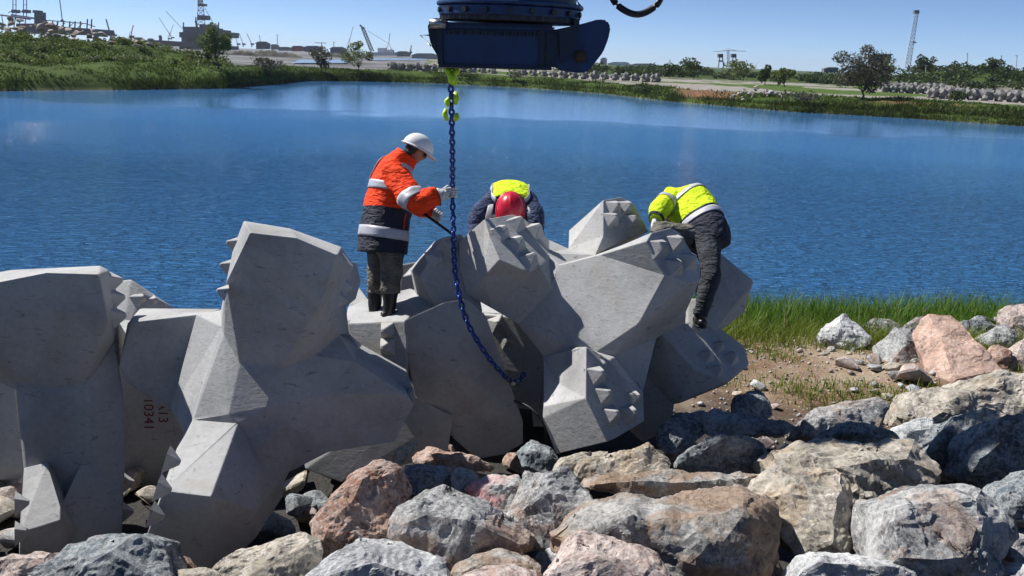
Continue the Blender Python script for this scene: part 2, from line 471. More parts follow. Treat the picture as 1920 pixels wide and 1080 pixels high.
blend(((RF - 240) / 25) * np.clip((PXL - 1050) / 120, 0, 1), grass * 0.8)
blend((OF - yard_start - 4 + 8 * q2) / 8 * np.clip((800 - PXL) / 80, 0, 1), quay * (0.75 + 0.3 * np.tanh(4 * q1))[:, None])
blend((0.6 - OF) / 1.0, np.array([0.13, 0.11, 0.075]))
ca = land.color_attributes.new('cover', 'FLOAT_COLOR', 'POINT')
ca.data.foreach_set('color', np.concatenate([np.clip(cov, 0, 1), np.ones((len(cov), 1))], 1).astype(np.float32).ravel())
def land_mat():
    m, nt, N, L, b = nodes('far_land')
    at = N.new('ShaderNodeAttribute'); at.attribute_name = 'cover'
    v = geopos(N)
    n = noise(N, L, v, 0.8, 6, 0.7)
    r = ramp(N, [(0.3, 0.6), (0.7, 1.35)]); L.new(n.outputs['Fac'], r.inputs['Fac'])
    L.new(mix(N, L, 0.85, at.outputs['Color'], r.outputs['Color'], 'MULTIPLY'), b.inputs['Base Color'])
    setp(b, rough=0.95, spec=0.1)
    bump(N, L, b, n.outputs['Fac'], 0.5, 0.3)
    return m
land.materials.append(land_mat())
lo = bpy.data.objects.new('far_bank', land); COL.objects.link(lo)
tag(lo, kind='structure')

# ------------------------------------------------------------------ grass and leaves
def blades(base, height, width, lean, rng, segs=2, curl=0.5):
    """grass blades as bent tapering strips; base (n,3)"""
    n = len(base)
    a = rng.uniform(0, 2 * math.pi, n); la = rng.uniform(0, 2 * math.pi, n)
    side = np.stack([np.cos(a), np.sin(a), np.zeros(n)], -1) * (width[:, None] / 2)
    ld = np.stack([np.cos(la), np.sin(la), np.zeros(n)], -1) * (lean * height)[:, None]
    V, Fc = [], []
    rows = segs + 1
    for k in range(rows):
        t = k / segs
        c = base + np.array([0, 0, 1]) * (height * t * (1 - 0.12 * t))[:, None] + ld * (t ** (1 + curl * 2))
        w = (1 - t) * 0.95 + 0.05
        V += [c - side * w, c + side * w]
    V = np.stack(V, 1).reshape(-1, 3)
    o = (np.arange(n) * rows * 2)[:, None]
    for k in range(segs):
        Fc.append(np.stack([o[:, 0] + 2 * k, o[:, 0] + 2 * k + 1, o[:, 0] + 2 * k + 3, o[:, 0] + 2 * k + 2], -1))
    return V, np.concatenate(Fc)
M['reed'] = leaf_mat('reed_grass', (0.050, 0.125, 0.016), (0.15, 0.26, 0.034))
M['dry_grass'] = leaf_mat('dry_grass', (0.20, 0.17, 0.07), (0.34, 0.29, 0.13))
M['short_grass'] = leaf_mat('short_grass', (0.11, 0.16, 0.018), (0.20, 0.24, 0.035))
M['bank_grass'] = leaf_mat('bank_grass', (0.036, 0.066, 0.011), (0.098, 0.135, 0.024))
M['bank_reed'] = leaf_mat('bank_reed', (0.030, 0.050, 0.010), (0.080, 0.100, 0.022))  # toned darker to stand for shade and reflection at the waterline
rng = np.random.RandomState(11)
def near_grass():
    n = 64000
    x = rng.uniform(-18, 19, n); y = rng.uniform(12.6, 16.1, n)
    p = np.stack([x, y, 0 * x], -1)
    edge = 13.25 + 0.5 * fbm(p * 0.7, 3, 41)
    keep = (y > edge) & ((x > 2.0) | ((y > 14.0) & (y < 14.9)))
    x, y = x[keep], y[keep]; e = edge[keep]
    h = np.clip((y - e) / 1.3, 0.25, 1) * rng.uniform(0.45, 0.95, len(x)) * (0.85 + 0.3 * fbm(np.stack([x, y, 0 * x], -1) * 0.8, 2, 43))
    h = np.where(x < 2.0, h * 0.3, h)
    base = np.stack([x, y, ground_z(x, y) - 0.03], -1)
    v, f = blades(base, h, rng.uniform(0.014, 0.034, len(x)), rng.uniform(0.05, 0.55, len(x)), rng, 3)
    dry = rng.uniform(0, 1, len(x)) < np.where(h < 0.45, 0.16, 0.05)
    tag(array_obj('reed_grass', v, f, [M['reed'], M['dry_grass']], matidx=np.tile(dry.astype(int), 3)), 'tall green reed grass growing along the near water edge', 'grass', kind='stuff')
    # thin yellowing turf on the bare patch
    n = 34000
    x = rng.uniform(1.5, 13, n); y = rng.uniform(9.2, 13.6, n)
    p = np.stack([x, y, 0 * x], -1)
    dens = fbm(p * 0.8, 4, 47) + np.interp(y, [9, 10.2, 11, 12.2, 13.2], [-0.25, 0.12, -0.14, 0.08, 0.75])
    keep = dens > rng.uniform(-0.05, 0.55, n)
    x, y = x[keep], y[keep]
    base = np.stack([x, y, ground_z(x, y) - 0.01], -1)
    v, f = blades(base, rng.uniform(0.05, 0.20, len(x)) * np.interp(y, [11.8, 13.2], [1, 2.2]), rng.uniform(0.009, 0.019, len(x)), rng.uniform(0.2, 0.9, len(x)), rng, 2)
    tag(array_obj('turf', v, f, [M['short_grass']]), 'thin yellowish turf in tufts on the bare earth patch', 'grass', kind='stuff')
near_grass()
def far_grass():
    n = 52000
    px = rng.uniform(-250, 2150, n); az = az_of(px)
    left = px < 480
    off = np.where(left, rng.uniform(0.8, 30, n), rng.uniform(0.6, 13, n))
    keep = (np.abs(px - 1325) > 60) | (off < 2.0) | (rng.uniform(0, 1, n) < 0.12)
    keep &= left | (rng.uniform(0, 1, n) < np.clip(1.2 - off / 13, 0, 1)) 
    px, az, off = px[keep], az[keep], off[keep]
    r = shore_r(az) + off
    x, y = r * np.sin(az), r * np.cos(az)
    p = np.stack([x, y, 0 * x], -1)
    lump = np.clip(0.6 + 1.3 * fbm(p * 0.22, 3, 51), 0.2, 2.0)
    h = rng.uniform(0.18, 0.55, len(x)) * lump * np.where(off < 2.5, 1.4, 1.0)
    v, f = blades(np.stack([x, y, land_z(az, r) - 0.05], -1), h, rng.uniform(0.10, 0.26, len(x)), rng.uniform(0.1, 0.8, len(x)), rng, 2)
    nf = len(x)
    mi = np.tile((off < 2.2).astype(int), 2)
    tag(array_obj('bank_grass', v, f, [M['bank_grass'], M['bank_reed']], matidx=mi), 'rough green grass covering the far bank', 'grass', kind='stuff')
far_grass()
def far_reeds():
    n = 26000
    px = rng.uniform(-250, 2200, n); az = az_of(px)
    off = rng.uniform(-0.1, 1.9, n) ** 1.0
    pr = np.stack([px * 0.02, 0 * px, 0 * px], -1)
    keep = (rng.uniform(-1, 1, n) < 0.5 + 1.6 * fbm(pr, 3, 81)) & (np.abs(px - 130) > rng.uniform(70, 140, n))
    px, az, off = px[keep], az[keep], off[keep]
    r = shore_r(az) + off
    x, y = r * np.sin(az), r * np.cos(az)
    h = rng.uniform(0.4, 1.05, len(x)) * np.clip(0.75 + 0.6 * fbm(np.stack([px * 0.03, 0 * px, 0 * px], -1), 3, 85), 0.3, 1.3)
    v, f = blades(np.stack([x, y, np.maximum(land_z(az, r), -0.1) - 0.05], -1), h, rng.uniform(0.05, 0.13, len(x)), rng.uniform(0.05, 0.4, len(x)), rng, 2)
    tag(array_obj('bank_reeds', v, f, [M['bank_reed']]), 'reeds coloured dark for shade along the far waterline', 'reeds', kind='stuff')
far_reeds()

def leaf_cloud(centre, rad, n, size, rng, clumps=10, spread=0.42):
    c = rng.normal(0, 1, (clumps, 3)); c /= np.linalg.norm(c, axis=1)[:, None]
    c *= rng.uniform(0.25, 0.8, (clumps, 1))
    k = rng.randint(0, clumps, n)
    d = rng.normal(0, 1, (n, 3)); d /= np.linalg.norm(d, axis=1)[:, None]
    d *= rng.uniform(0.3, 1.0, (n, 1)) ** 0.5 * spread * rng.uniform(0.6, 1.15, clumps)[k][:, None]
    ctr = np.asarray(centre) + (c[k] + d) * np.asarray(rad)
    u = rng.normal(0, 1, (n, 3)); u /= np.linalg.norm(u, axis=1)[:, None]
    w = np.cross(u, rng.normal(0, 1, (n, 3))); w /= np.linalg.norm(w, axis=1)[:, None]
    s = size * rng.uniform(0.6, 1.4, (n, 1))
    V = np.stack([ctr - u * s, ctr + w * s * 0.55, ctr + u * s, ctr - w * s * 0.55], 1).reshape(-1, 3)
    return V, np.arange(n * 4).reshape(-1, 4)
def limb_tube(pts, rad, ns=6):
    """tapered tube through points"""
    pts = [Vector(p) for p in pts]
    V, Fc = [], []
    for i, p in enumerate(pts):
        t = (pts[min(i + 1, len(pts) - 1)] - pts[max(i - 1, 0)]).normalized()
        a = t.orthogonal().normalized(); b_ = t.cross(a)
        for k in range(ns):
            th = 2 * math.pi * k / ns
            V.append(p + (a * math.cos(th) + b_ * math.sin(th)) * rad[i])
    for i in range(len(pts) - 1):
        for k in range(ns):
            Fc.append((i * ns + k, i * ns + (k + 1) % ns, (i + 1) * ns + (k + 1) % ns, (i + 1) * ns + k))
    Fc.append(tuple(range(ns - 1, -1, -1))); Fc.append(tuple((len(pts) - 1) * ns + k for k in range(ns)))
    return V, Fc
M['bark'] = simple_mat('bark', (0.075, 0.058, 0.045), 0.9, var=0.3, scale=3)
M['leaf_fresh'] = leaf_mat('leaf_fresh', (0.085, 0.115, 0.028), (0.16, 0.195, 0.055))
M['leaf_dark'] = leaf_mat('leaf_dark', (0.028, 0.050, 0.014), (0.065, 0.095, 0.026))
M['leaf_grey'] = leaf_mat('leaf_grey', (0.060, 0.062, 0.040), (0.12, 0.115, 0.075))
def plant(name, base, h, w, n, size, mat, label, cat='tree', trunk=0.3, seed=0, group=None, clumps=12, spread=0.40):
    g = np.random.RandomState(seed)
    base = Vector(base)
    root = empty(name, base)
    tag(root, label, cat, group)
    ctr = base + Vector((0, 0, h * (trunk + (1 - trunk) * 0.5)))
    v, f = leaf_cloud(ctr, (w / 2, w / 2, h * (1 - trunk) * 0.52), n, size, g, clumps, spread)
    array_obj('crown', v, f, [M[mat]], root)
    V, Fc = [], []
    tops = [ctr + Vector((g.uniform(-.3, .3) * w, g.uniform(-.3, .3) * w, g.uniform(-0.1, 0.32) * h)) for _ in range(6)]
    fork = base + Vector((g.uniform(-.04, .04) * w, 0, h * max(trunk, 0.12)))
    vv, ff = limb_tube([base - Vector((0, 0, 0.25)), (base + fork) / 2 + Vector((0.03 * w, 0, 0)), fork], [h * 0.026, h * 0.02, h * 0.014])
    V += vv; Fc += ff
    for t in tops:
        o = len(V)
        vv, ff = limb_tube([fork, fork.lerp(t, 0.5) + Vector((0, 0, 0.04 * h)), t], [h * 0.011, h * 0.007, h * 0.002], 5)
        V += vv; Fc += [tuple(i + o for i in q) for q in ff]
    mesh_obj('trunk', V, Fc, M['bark'], root, sm=True)
    return root
def land_pt(px, off):
    az = np.array([float(az_of(px))]); r = shore_r(az) + off
    return Vector((float(r[0] * math.sin(az[0])), float(r[0] * math.cos(az[0])), float(land_z(az, r)[0])))
def land_at(px, r):
    az = np.array([float(az_of(px))])
    rr = np.array([float(r)])
    return Vector((float(r * math.sin(az[0])), float(r * math.cos(az[0])), float(land_z(az, rr)[0])))
# ------------------------------------------------------------------ concrete armour blocks
def hull_bm(pts, bev=0.014, ang=6):
    bm = bmesh.new()
    for p in pts: bm.verts.new(p)
    bmesh.ops.convex_hull(bm, input=bm.verts[:])
    bmesh.ops.delete(bm, geom=[v for v in bm.verts if not v.link_faces], context='VERTS')
    bmesh.ops.remove_doubles(bm, verts=bm.verts[:], dist=0.012)
    bmesh.ops.dissolve_limit(bm, angle_limit=R(ang), verts=bm.verts[:], edges=bm.edges[:])
    bmesh.ops.recalc_face_normals(bm, faces=bm.faces[:])
    if bev:
        bmesh.ops.bevel(bm, geom=bm.edges[:], offset=bev, offset_type='OFFSET', segments=2, profile=0.6, affect='EDGES', clamp_overlap=True)
    return bm
def stud_mesh():
    b, h, t = 0.082, 0.088, 0.016
    V = [(-b, -b, -0.02), (b, -b, -0.02), (b, b, -0.02), (-b, b, -0.02), (-t, -t, h), (t, -t, h), (t, t, h), (-t, t, h)]
    bm = bmesh.new()
    vs_ = [bm.verts.new(v) for v in V]
    for f in [(3, 2, 1, 0), (0, 1, 5, 4), (1, 2, 6, 5), (2, 3, 7, 6), (3, 0, 4, 7), (4, 5, 6, 7)]: bm.faces.new([vs_[i] for i in f])
    bmesh.ops.bevel(bm, geom=[e for e in bm.edges if e.verts[0].co.z > -0.01 or e.verts[1].co.z > -0.01], offset=0.006, segments=1, affect='EDGES')
    me = bpy.data.meshes.new('stud'); bm.to_mesh(me); bm.free()
    me.materials.append(M['concrete'])
    return me
STUD = stud_mesh()
def raw(pts):
    return [p if isinstance(p, Vector) else P(*p) for p in pts]
class Block:
    def __init__(self, base, label, mat='concrete'):
        self.root = empty('concrete_armour_block', base)
        tag(self.root, label, 'concrete block', 'interlocking concrete armour blocks')
        self.bm = bmesh.new(); self.mat = M[mat]; self.studs = []
    def hull(self, pts, back=None, shrink=0.85, bev=0.014, end=None):
        """a convex limb: its visible corners, carried through to the far side of the limb by the offset `back`"""
        pts = raw(pts)
        if end is not None:       # nothing of the limb stands out in front of its flat end face
            fixed = []
            for p in pts:
                r = (p - CAM_POS)
                s_ = (p - end.o).dot(end.n)
                if s_ > 0.004: p = CAM_POS + r * (((end.o - end.n * 0.03) - CAM_POS).dot(end.n) / r.dot(end.n))
                fixed.append(p)
            pts = fixed
        if back is not None:
            back = Vector(back)
            c = sum(pts, Vector()) / len(pts)
            pts = pts + [c + (p - c) * shrink + back for p in pts]
        b = hull_bm(pts, bev)
        me = bpy.data.meshes.new('t'); b.to_mesh(me); b.free()
        self.bm.from_mesh(me); bpy.data.meshes.remove(me)
        return self
    def shell(self, verts, faces, back=(0.05, 0.7, -0.05), shrink=0.86, bev=0.009):
        """cast surface given facet by facet (flat faces, creases, re-entrant corners), closed through to its far side"""
        bm = bmesh.new()
        V = {k: bm.verts.new(v if isinstance(v, Vector) else P(*v)) for k, v in verts.items()}
        for f in faces: bm.faces.new([V[k] for k in f.split()])
        c = sum((v.co for v in bm.verts), Vector()) / len(bm.verts)
        r = bmesh.ops.extrude_face_region(bm, geom=bm.faces[:], use_keep_orig=True)
        for g in r['geom']:
            if isinstance(g, bmesh.types.BMVert): g.co = c + (g.co - c) * shrink + Vector(back)
        bmesh.ops.recalc_face_normals(bm, faces=bm.faces[:])
        bmesh.ops.triangulate(bm, faces=[f for f in bm.faces if len(f.verts) > 4])
        bmesh.ops.dissolve_limit(bm, angle_limit=R(2.5), verts=bm.verts[:], edges=bm.edges[:])
        sharp = [e for e in bm.edges if len(e.link_faces) == 2 and e.calc_face_angle(0) > R(8)]
        bmesh.ops.bevel(bm, geom=sharp, offset=bev, offset_type='OFFSET', segments=2, profile=0.6, affect='EDGES', clamp_overlap=True)
        me = bpy.data.meshes.new('t'); bm.to_mesh(me); bm.free()
        self.bm.from_mesh(me); bpy.data.meshes.remove(me)
    def stud(self, plane, px, py, scale=1.0, rot=0.0, up=None):
        self.studs.append((plane.at(px, py), plane.n.copy(), scale, rot, up))
    def done(self):
        o = bm_obj('body', self.bm, self.mat, self.root)
        for (p, n, s, rot, up) in self.studs:
            q = bpy.data.objects.new('stud', STUD)
            x = (up or Vector((0, 0, 1))); x = (x - n * x.dot(n))
            x = x.normalized() if x.length > 0.05 else n.orthogonal()
            y = n.cross(x)
            m = Matrix((x, y, n)).transposed() @ Matrix.Rotation(R(rot), 3, 'Z')
            q.matrix_world = Matrix.Translation(p) @ m.to_4x4() @ Matrix.Scale(s, 4)
            mw = q.matrix_world.copy()
            COL.objects.link(q)
            child_of(q, self.root)
            q.matrix_basis = mw
        return self.root
UP = Vector((0, 0, 1))

# --- block standing under the white-helmeted worker's chain: the big open one with studded arms
def block_centre():
    b = Block(P(1100, 790, 7.9), 'clean concrete armour block with studded arm ends between red helmet and yellow jacket')
    A = Plane((916, 442, 7.84), (1025, 470, 8.14), (981, 504, 7.80))      # the four flat studded ends
    B = Plane((1221, 436, 7.45), (1313, 500, 7.62), (1250, 521, 7.36))
    C = Plane((1130, 374, 8.74), (1188, 382, 8.94), (1164, 451, 8.66))
    D = Plane((1099, 654, 7.42), (1205, 735, 7.60), (1154, 822, 7.24))
    v = {'a1': (860, 454, 8.34), 'a10': (862, 504, 8.34), 'a11': (875, 552, 8.30), 'a12': (907, 519, 8.00), 'a13': (923, 579, 8.28), 'a14': (971, 607, 8.26), 'a15': (1035, 543, 7.98), 'j1': (1048, 497, 8.02),
         't1': (1030, 450, 8.70), 't2': (1066, 466, 8.72), 't3': (1116, 478, 8.46), 'n0': (1126, 477, 7.74), 'b9': (1198, 606, 7.44), 'v1': (1079, 651, 7.76), 'v2': (1154, 668, 7.62), 'm1': (1118, 660, 7.67),
         'u1': (1285, 588, 7.92), 'u2': (1286, 606, 8.02), 'u3': (1231, 634, 8.02), 'c1': (1019, 668, 8.16), 'c2': (1214, 650, 8.10), 'c3': (1206, 733, 7.98), 'ca': (1067, 432, 9.02),
         'd2': (1060, 668, 7.80), 'd3': (1048, 719, 7.80), 'd4': (1019, 762, 7.74), 'd5': (1017, 784, 7.76), 'd6': (1043, 852, 7.76)}
    for pl, pre, ps in ((A, 'a', {'2': (908, 411), '3': (961, 402), '4': (984, 411), '5': (1029, 474), '6': (1013, 501), '7': (981, 507), '8': (936, 487), '9': (917, 442)}),
                        (B, 'b', {'1': (1212, 452), '2': (1222, 436), '3': (1257, 427), '4': (1275, 437), '5': (1313, 499), '6': (1312, 526), '7': (1292, 531), '8': (1248, 516)}),
                        (C, 'c', {'b': (1131, 375), 'c': (1164, 369), 'd': (1188, 382), 'e': (1216, 434), 'f': (1164, 453), 'g': (1131, 443)}),
                        (D, 'd', {'1': (1099, 650), '12': (1130, 682), '10': (1206, 736), '9': (1208, 790), '8': (1154, 822), '7': (1138, 829), '11': (1098, 746)})):
        for k, q in ps.items(): v[pre + k] = pl.at(*q)
    b.shell(v, ['a2 a3 a4 a5 a6 a7 a8 a9', 'a1 a2 a9 a8 a12 a11 a10', 'a12 a8 a7 a6 a15 a14 a13 a11', 'a5 j1 a15 a6', 'a4 t1 a5', 't1 t2 t3 j1 a5', 'a14 a15 v1 c1',
                'a15 j1 m1 v1', 'j1 n0 b9 v2 m1', 'n0 b1 b8 b9', 'b1 b2 b3 b4 b5 b6 b7 b8', 'j1 t3 b3 b2 b1 n0', 'b8 b7 b6 u1 u2 u3 v2 b9',
                't2 ca cb cg', 'cg t3 t2', 'cb cc cd ce cf cg', 'cg cf t3', 'd1 d12 d10 d9 d8 d7 d11', 'd1 d2 d3 d4 d11', 'd4 d5 d6 d7 d11', 'c1 v1 d1 d2', 'c1 d2 d3 d4', 'v1 m1 v2 d12 d1', 'v2 u3 c2 c3 d10 d12'],
            back=(0.04, 0.62, -0.12))
    for s in [(938, 438), (968, 421), (1002, 434), (968, 458), (992, 489)]: b.stud(A, *s, 1.12, 12)
    for s in [(1236, 466), (1266, 457), (1263, 501), (1290, 490)]: b.stud(B, *s, 1.12, 0)
    for s in [(1150, 390), (1173, 390), (1146, 412), (1184, 414)]: b.stud(C, *s, 1.08, 0)
    for s, k in [((1118, 704), 1), ((1131, 741), 1), ((1188, 747), 0.8), ((1145, 779), 1), ((1178, 777), 1)]: b.stud(D, *s, 1.1 * k, 0)
    # arm at the far side
    b.hull([(1040, 500, 8.6), (1180, 520, 8.6), (1170, 640, 8.6), (1050, 640, 8.6), (1060, 520, 9.4), (1160, 530, 9.4), (1150, 610, 9.4), (1070, 610, 9.4)])
    return b.done()
block_centre()

# --- block the white-helmeted worker stands on
def block_under_worker():
    b = Block(P(870, 820, 8.1), 'shaded concrete armour block that the orange-jacketed worker stands on', 'concrete_weathered')
    # arm with studs rising behind the chain
    E = Plane((829, 446, 8.35), (872, 445, 8.45), (800, 530, 8.30))
    e_end = E.pts([(829, 446), (866, 438), (880, 470), (872, 560), (835, 545), (786, 519)])
    b.hull(e_end + raw([(769, 504, 8.75), (815, 452, 8.85), (872, 450, 8.9), (905, 586, 8.35), (830, 562, 8.30), (832, 570, 8.25), (780, 560, 8.8), (900, 560, 8.8), (850, 640, 8.3)]))
    b.stud(E, 819, 486, 1.15, 14); b.stud(E, 846, 462, 1.1, 14)
    # the saddle he stands in: nearly level top lit by the sun
    b.hull([(648, 600, 8.45), (700, 597, 8.30), (742, 604, 8.15), (830, 566, 8.35), (770, 540, 8.9), (690, 560, 8.95), (652, 575, 8.9), (760, 640, 8.12), (765, 720, 8.2), (690, 700, 8.25), (650, 640, 8.4),
            (830, 640, 8.3), (700, 690, 8.8), (800, 700, 8.8)])
    S = Plane((655, 606, 8.30), (755, 612, 8.05), (720, 700, 8.15))
    s_end = S.pts([(652, 606), (760, 602), (764, 640), (760, 730), (700, 700), (655, 650)])
    b.hull(s_end, back=(0.1, 0.55, 0.05), shrink=1.0)
    b.stud(S, 727, 619, 1.0, 10); b.stud(S, 727, 650, 1.1, 10)
    # big leg sweeping down to the right
    b.hull([(757, 600, 8.02), (832, 566, 8.02), (876, 560, 8.06), (910, 590, 8.10), (947, 692, 8.16), (981, 790, 8.26), (981, 832, 8.32), (945, 852, 8.36), (894, 861, 8.36), (850, 822, 8.30), (778, 742, 8.16), (759, 650, 8.06),
            (860, 690, 8.06), (800, 700, 8.8), (880, 600, 8.8), (960, 760, 8.9), (900, 840, 8.9)])
    b.hull([(770, 740, 8.2), (850, 780, 8.15), (840, 850, 8.2), (640, 905, 8.2), (572, 880, 8.25), (568, 862, 8.3), (700, 760, 8.4), (620, 840, 8.8), (760, 820, 8.8), (740, 880, 8.2)])
    return b.done()
block_under_worker()

# --- tall block at the left with a chipped, stained head
def block_tall():
    b = Block(P(420, 1000, 6.3), 'tall concrete armour block with scuffed stained head, leaning over the grey and red boulders', 'concrete_weathered')
    v = {'h1': (457, 414, 6.66), 'h2': (543, 428, 6.66), 'h3': (640, 463, 6.66), 'h4': (469, 436, 6.05), 'h5': (556, 446, 6.03), 'h6': (632, 478, 6.06), 'h7': (424, 530, 6.30), 'h8': (603, 570, 6.17),
         'k1': (449, 680, 6.50), 'k2': (524, 690, 6.45), 'k3': (589, 667, 6.50), 'hl': (438, 462, 6.62), 'r0': (650, 484, 6.55), 'r9': (647, 512, 6.55), 'r8': (628, 568, 6.46), 'rx': (636, 628, 6.66),
         's1': (368, 590, 6.95), 's2': (414, 581, 6.88), 's3': (320, 766, 6.97), 's4': (346, 818, 6.86), 'q0': (415, 612, 6.66), 'q5': (352, 808, 6.62), 'q1': (420, 628, 6.60), 'q2': (362, 786, 6.55), 'q3': (428, 777, 6.42),
         'w2': (500, 765, 6.43), 'f3': (446, 793, 6.42), 'f11': (460, 812, 6.45), 'e1': (610, 740, 6.50), 'e2': (615, 848, 6.60), 'e3': (530, 892, 6.64),
         'A1': (631, 619, 7.00), 'A2': (667, 655, 7.00), 'A3': (767, 711, 6.96), 'B2': (666, 678, 6.55), 'B3': (761, 740, 6.50), 'C1': (775, 758, 6.64), 'C2': (740, 828, 6.66),
         'f4': (306, 920, 5.90), 'f5': (395, 931, 5.84), 'f6': (336, 827, 6.66), 'f7': (275, 1004, 6.02), 'f8': (362, 1066, 6.10), 'f9': (416, 1066, 6.10), 'f10': (482, 958, 6.12), 'f12': (477, 853, 6.40), 'f13': (479, 1010, 6.22)}
    b.shell(v, ['h1 h2 h5 h4', 'h2 h3 h6 h5', 'h4 h5 h6 h8 h7', 'h7 h8 k3 k2 k1', 'h1 h4 h7 hl', 'h6 h3 r0 r9 r8 h8', 'h8 r8 rx k3', 'hl h7 k1 q1 q0', 'hl q0 s2', 's1 s2 q0 q5 s4 s3', 'q0 q1 q2 q5', 'q1 k1 q3 q2',
                'k1 k2 w2 q3', 'k2 k3 e1 w2', 'k3 rx B2 e1', 'q3 w2 f11 f3', 'w2 e1 e2 e3 f11', 'rx A1 A2 B2', 'A2 A3 B3 B2', 'B2 B3 C2 e2 e1', 'B3 A3 C1 C2',
                's4 q5 f6', 'q5 q2 f4 f6', 'q2 q3 f3 f4', 'f3 f5 f4', 'f3 f11 f12 f10 f5', 'f4 f5 f10 f13 f9 f8 f7', 'f6 f4 f7'], back=(0.03, 0.55, -0.12), shrink=0.88)
    b.hull([(470, 440, 6.6), (620, 470, 6.6), (590, 640, 6.75), (460, 660, 6.75), (480, 440, 7.2), (600, 470, 7.2), (580, 640, 7.4), (470, 650, 7.4)])
    HR = Plane((634, 478, 6.10), (646, 500, 6.60), (615, 580, 6.30))
    for s in [(641, 498), (640, 535), (630, 560)]: b.stud(HR, *s, 0.95, 0)
    HL = Plane((462, 430, 6.20), (424, 530, 6.32), (436, 470, 6.55))
    for s in [(438, 458), (426, 500), (421, 548)]: b.stud(HL, *s, 0.62, 0)
    # arm on the far right side of the head, in shade
    b.hull([(648, 486, 6.9), (668, 493, 7.0), (677, 528, 7.05), (668, 560, 7.0), (640, 582, 6.9), (620, 600, 6.8), (610, 520, 6.8), (660, 500, 7.4), (640, 570, 7.4)])
    # left arm: front end dark, top bright
    b.hull([(246, 604, 7.00), (386, 588, 6.98), (239, 606, 7.10), (262, 578, 7.55), (414, 579, 7.55), (223, 686, 7.08), (232, 712, 7.12), (297, 760, 7.16), (322, 767, 7.14), (352, 700, 7.06),
            (280, 640, 7.70), (400, 620, 7.70), (330, 740, 7.70), (420, 700, 7.60)])
    RA = Plane((768, 716, 6.6), (776, 758, 6.64), (765, 740, 7.0))
    b.stud(RA, 772, 742, 0.8, 0); b.stud(RA, 767, 722, 0.6, 0)
    FL = Plane((330, 850, 6.45), (290, 960, 5.98), (296, 960, 6.5))
    for s in [(316, 862), (299, 915), (286, 965)]: b.stud(FL, *s, 0.85, 0)
    FR = Plane((480, 880, 6.25), (484, 960, 6.1), (482, 900, 6.7))
    for s in [(505, 900), (498, 960)]: b.stud(FR, *s, 0.85, 0)
    b.hull([(446, 793, 6.45), (540, 780, 6.5), (560, 850, 6.6), (530, 900, 6.6), (505, 960, 6.6), (470, 960, 6.5), (460, 860, 6.42), (480, 800, 7.0), (540, 860, 7.0), (500, 940, 7.0)])
    return b.done()
block_tall()

# --- block cut by the left edge
def block_left():
    b = Block(P(130, 1000, 7.00), 'broad concrete armour block with yellow-stained head beside the grey-blue boulder', 'concrete_weathered')
    b.hull([(-60, 540, 6.68), (0, 530, 6.68), (88, 511, 6.66), (186, 514, 6.68), (-60, 520, 7.20), (20, 506, 7.15), (188, 498, 7.15), (205, 507, 7.20), (204, 602, 6.80), (-60, 622, 6.88), (0, 624, 6.86),
            (36, 734, 7.14), (97, 744, 7.12), (156, 731, 7.14), (214, 640, 7.08), (225, 600, 7.30), (-40, 700, 7.20), (0, 560, 7.45), (190, 510, 7.45), (200, 640, 7.45), (20, 720, 7.45)])
    HR = Plane((190, 515, 6.75), (206, 508, 7.20), (212, 600, 6.90))
    for s in [(210, 528), (214, 560), (216, 594)]: b.stud(HR, *s, 0.95, 0)
    # trunk
    b.hull([(26, 698, 7.10), (49, 874, 7.12), (36, 734, 7.08), (97, 744, 7.06), (156, 731, 7.08), (216, 642, 7.18), (231, 737, 7.20), (236, 834, 7.22), (231, 964, 7.22), (227, 1040, 7.20), (120, 1050, 7.15), (60, 1040, 7.20),
            (60, 700, 7.55), (210, 680, 7.65), (220, 1000, 7.55), (70, 1000, 7.55)])
    b.hull([(205, 620, 7.30), (222, 600, 7.35), (240, 630, 7.55), (225, 690, 7.35), (200, 690, 7.40), (190, 640, 7.65)])
    # foot arm
    b.hull([(45, 877, 7.06), (88, 867, 6.98), (39, 997, 6.62), (113, 950, 6.74), (113, 976, 6.68), (38, 1002, 6.62), (36, 1045, 6.72), (110, 1045, 6.78), (150, 1000, 7.00), (50, 1040, 7.30), (120, 900, 7.30), (60, 890, 7.50), (36, 1000, 7.00)])
    b.hull([(113, 950, 6.92), (230, 964, 7.12), (227, 1045, 7.10), (113, 1045, 6.85), (160, 850, 7.15), (225, 860, 7.25), (200, 900, 7.35), (140, 1030, 7.35)])
    FL = Plane((40, 900, 7.00), (37, 1000, 6.70), (42, 950, 7.20))
    for s in [(33, 944), (33, 1000)]: b.stud(FL, *s, 0.85, 0)
    for s in [(250, 905), (248, 960)]: b.stud(Plane((232, 850, 7.30), (231, 980, 7.25), (234, 900, 7.45)), s[0] - 14, s[1], 0.8, 0)
    return b.done()
block_left()

def block_edge():
    b = Block(P(-40, 960, 7.80), 'concrete armour block mostly hidden behind the broad yellow-stained one')
    b.hull([(-80, 660, 7.65), (8, 672, 7.62), (24, 702, 7.60), (46, 880, 7.64), (40, 900, 7.70), (-10, 900, 7.70), (-90, 860, 7.70), (-90, 650, 8.10), (10, 665, 8.10), (30, 760, 8.20), (20, 880, 8.20)])
    b.hull([(-60, 640, 7.90), (0, 640, 7.90), (10, 655, 7.90), (12, 690, 7.80), (-60, 690, 7.80), (0, 650, 8.40), (-50, 650, 8.40), (0, 690, 8.40)])
    b.hull([(-90, 860, 7.80), (-20, 880, 7.75), (-25, 1010, 7.70), (-100, 1010, 7.70), (-30, 880, 8.30), (-90, 900, 8.30), (-30, 1000, 8.20)])
    return b.done()
block_edge()

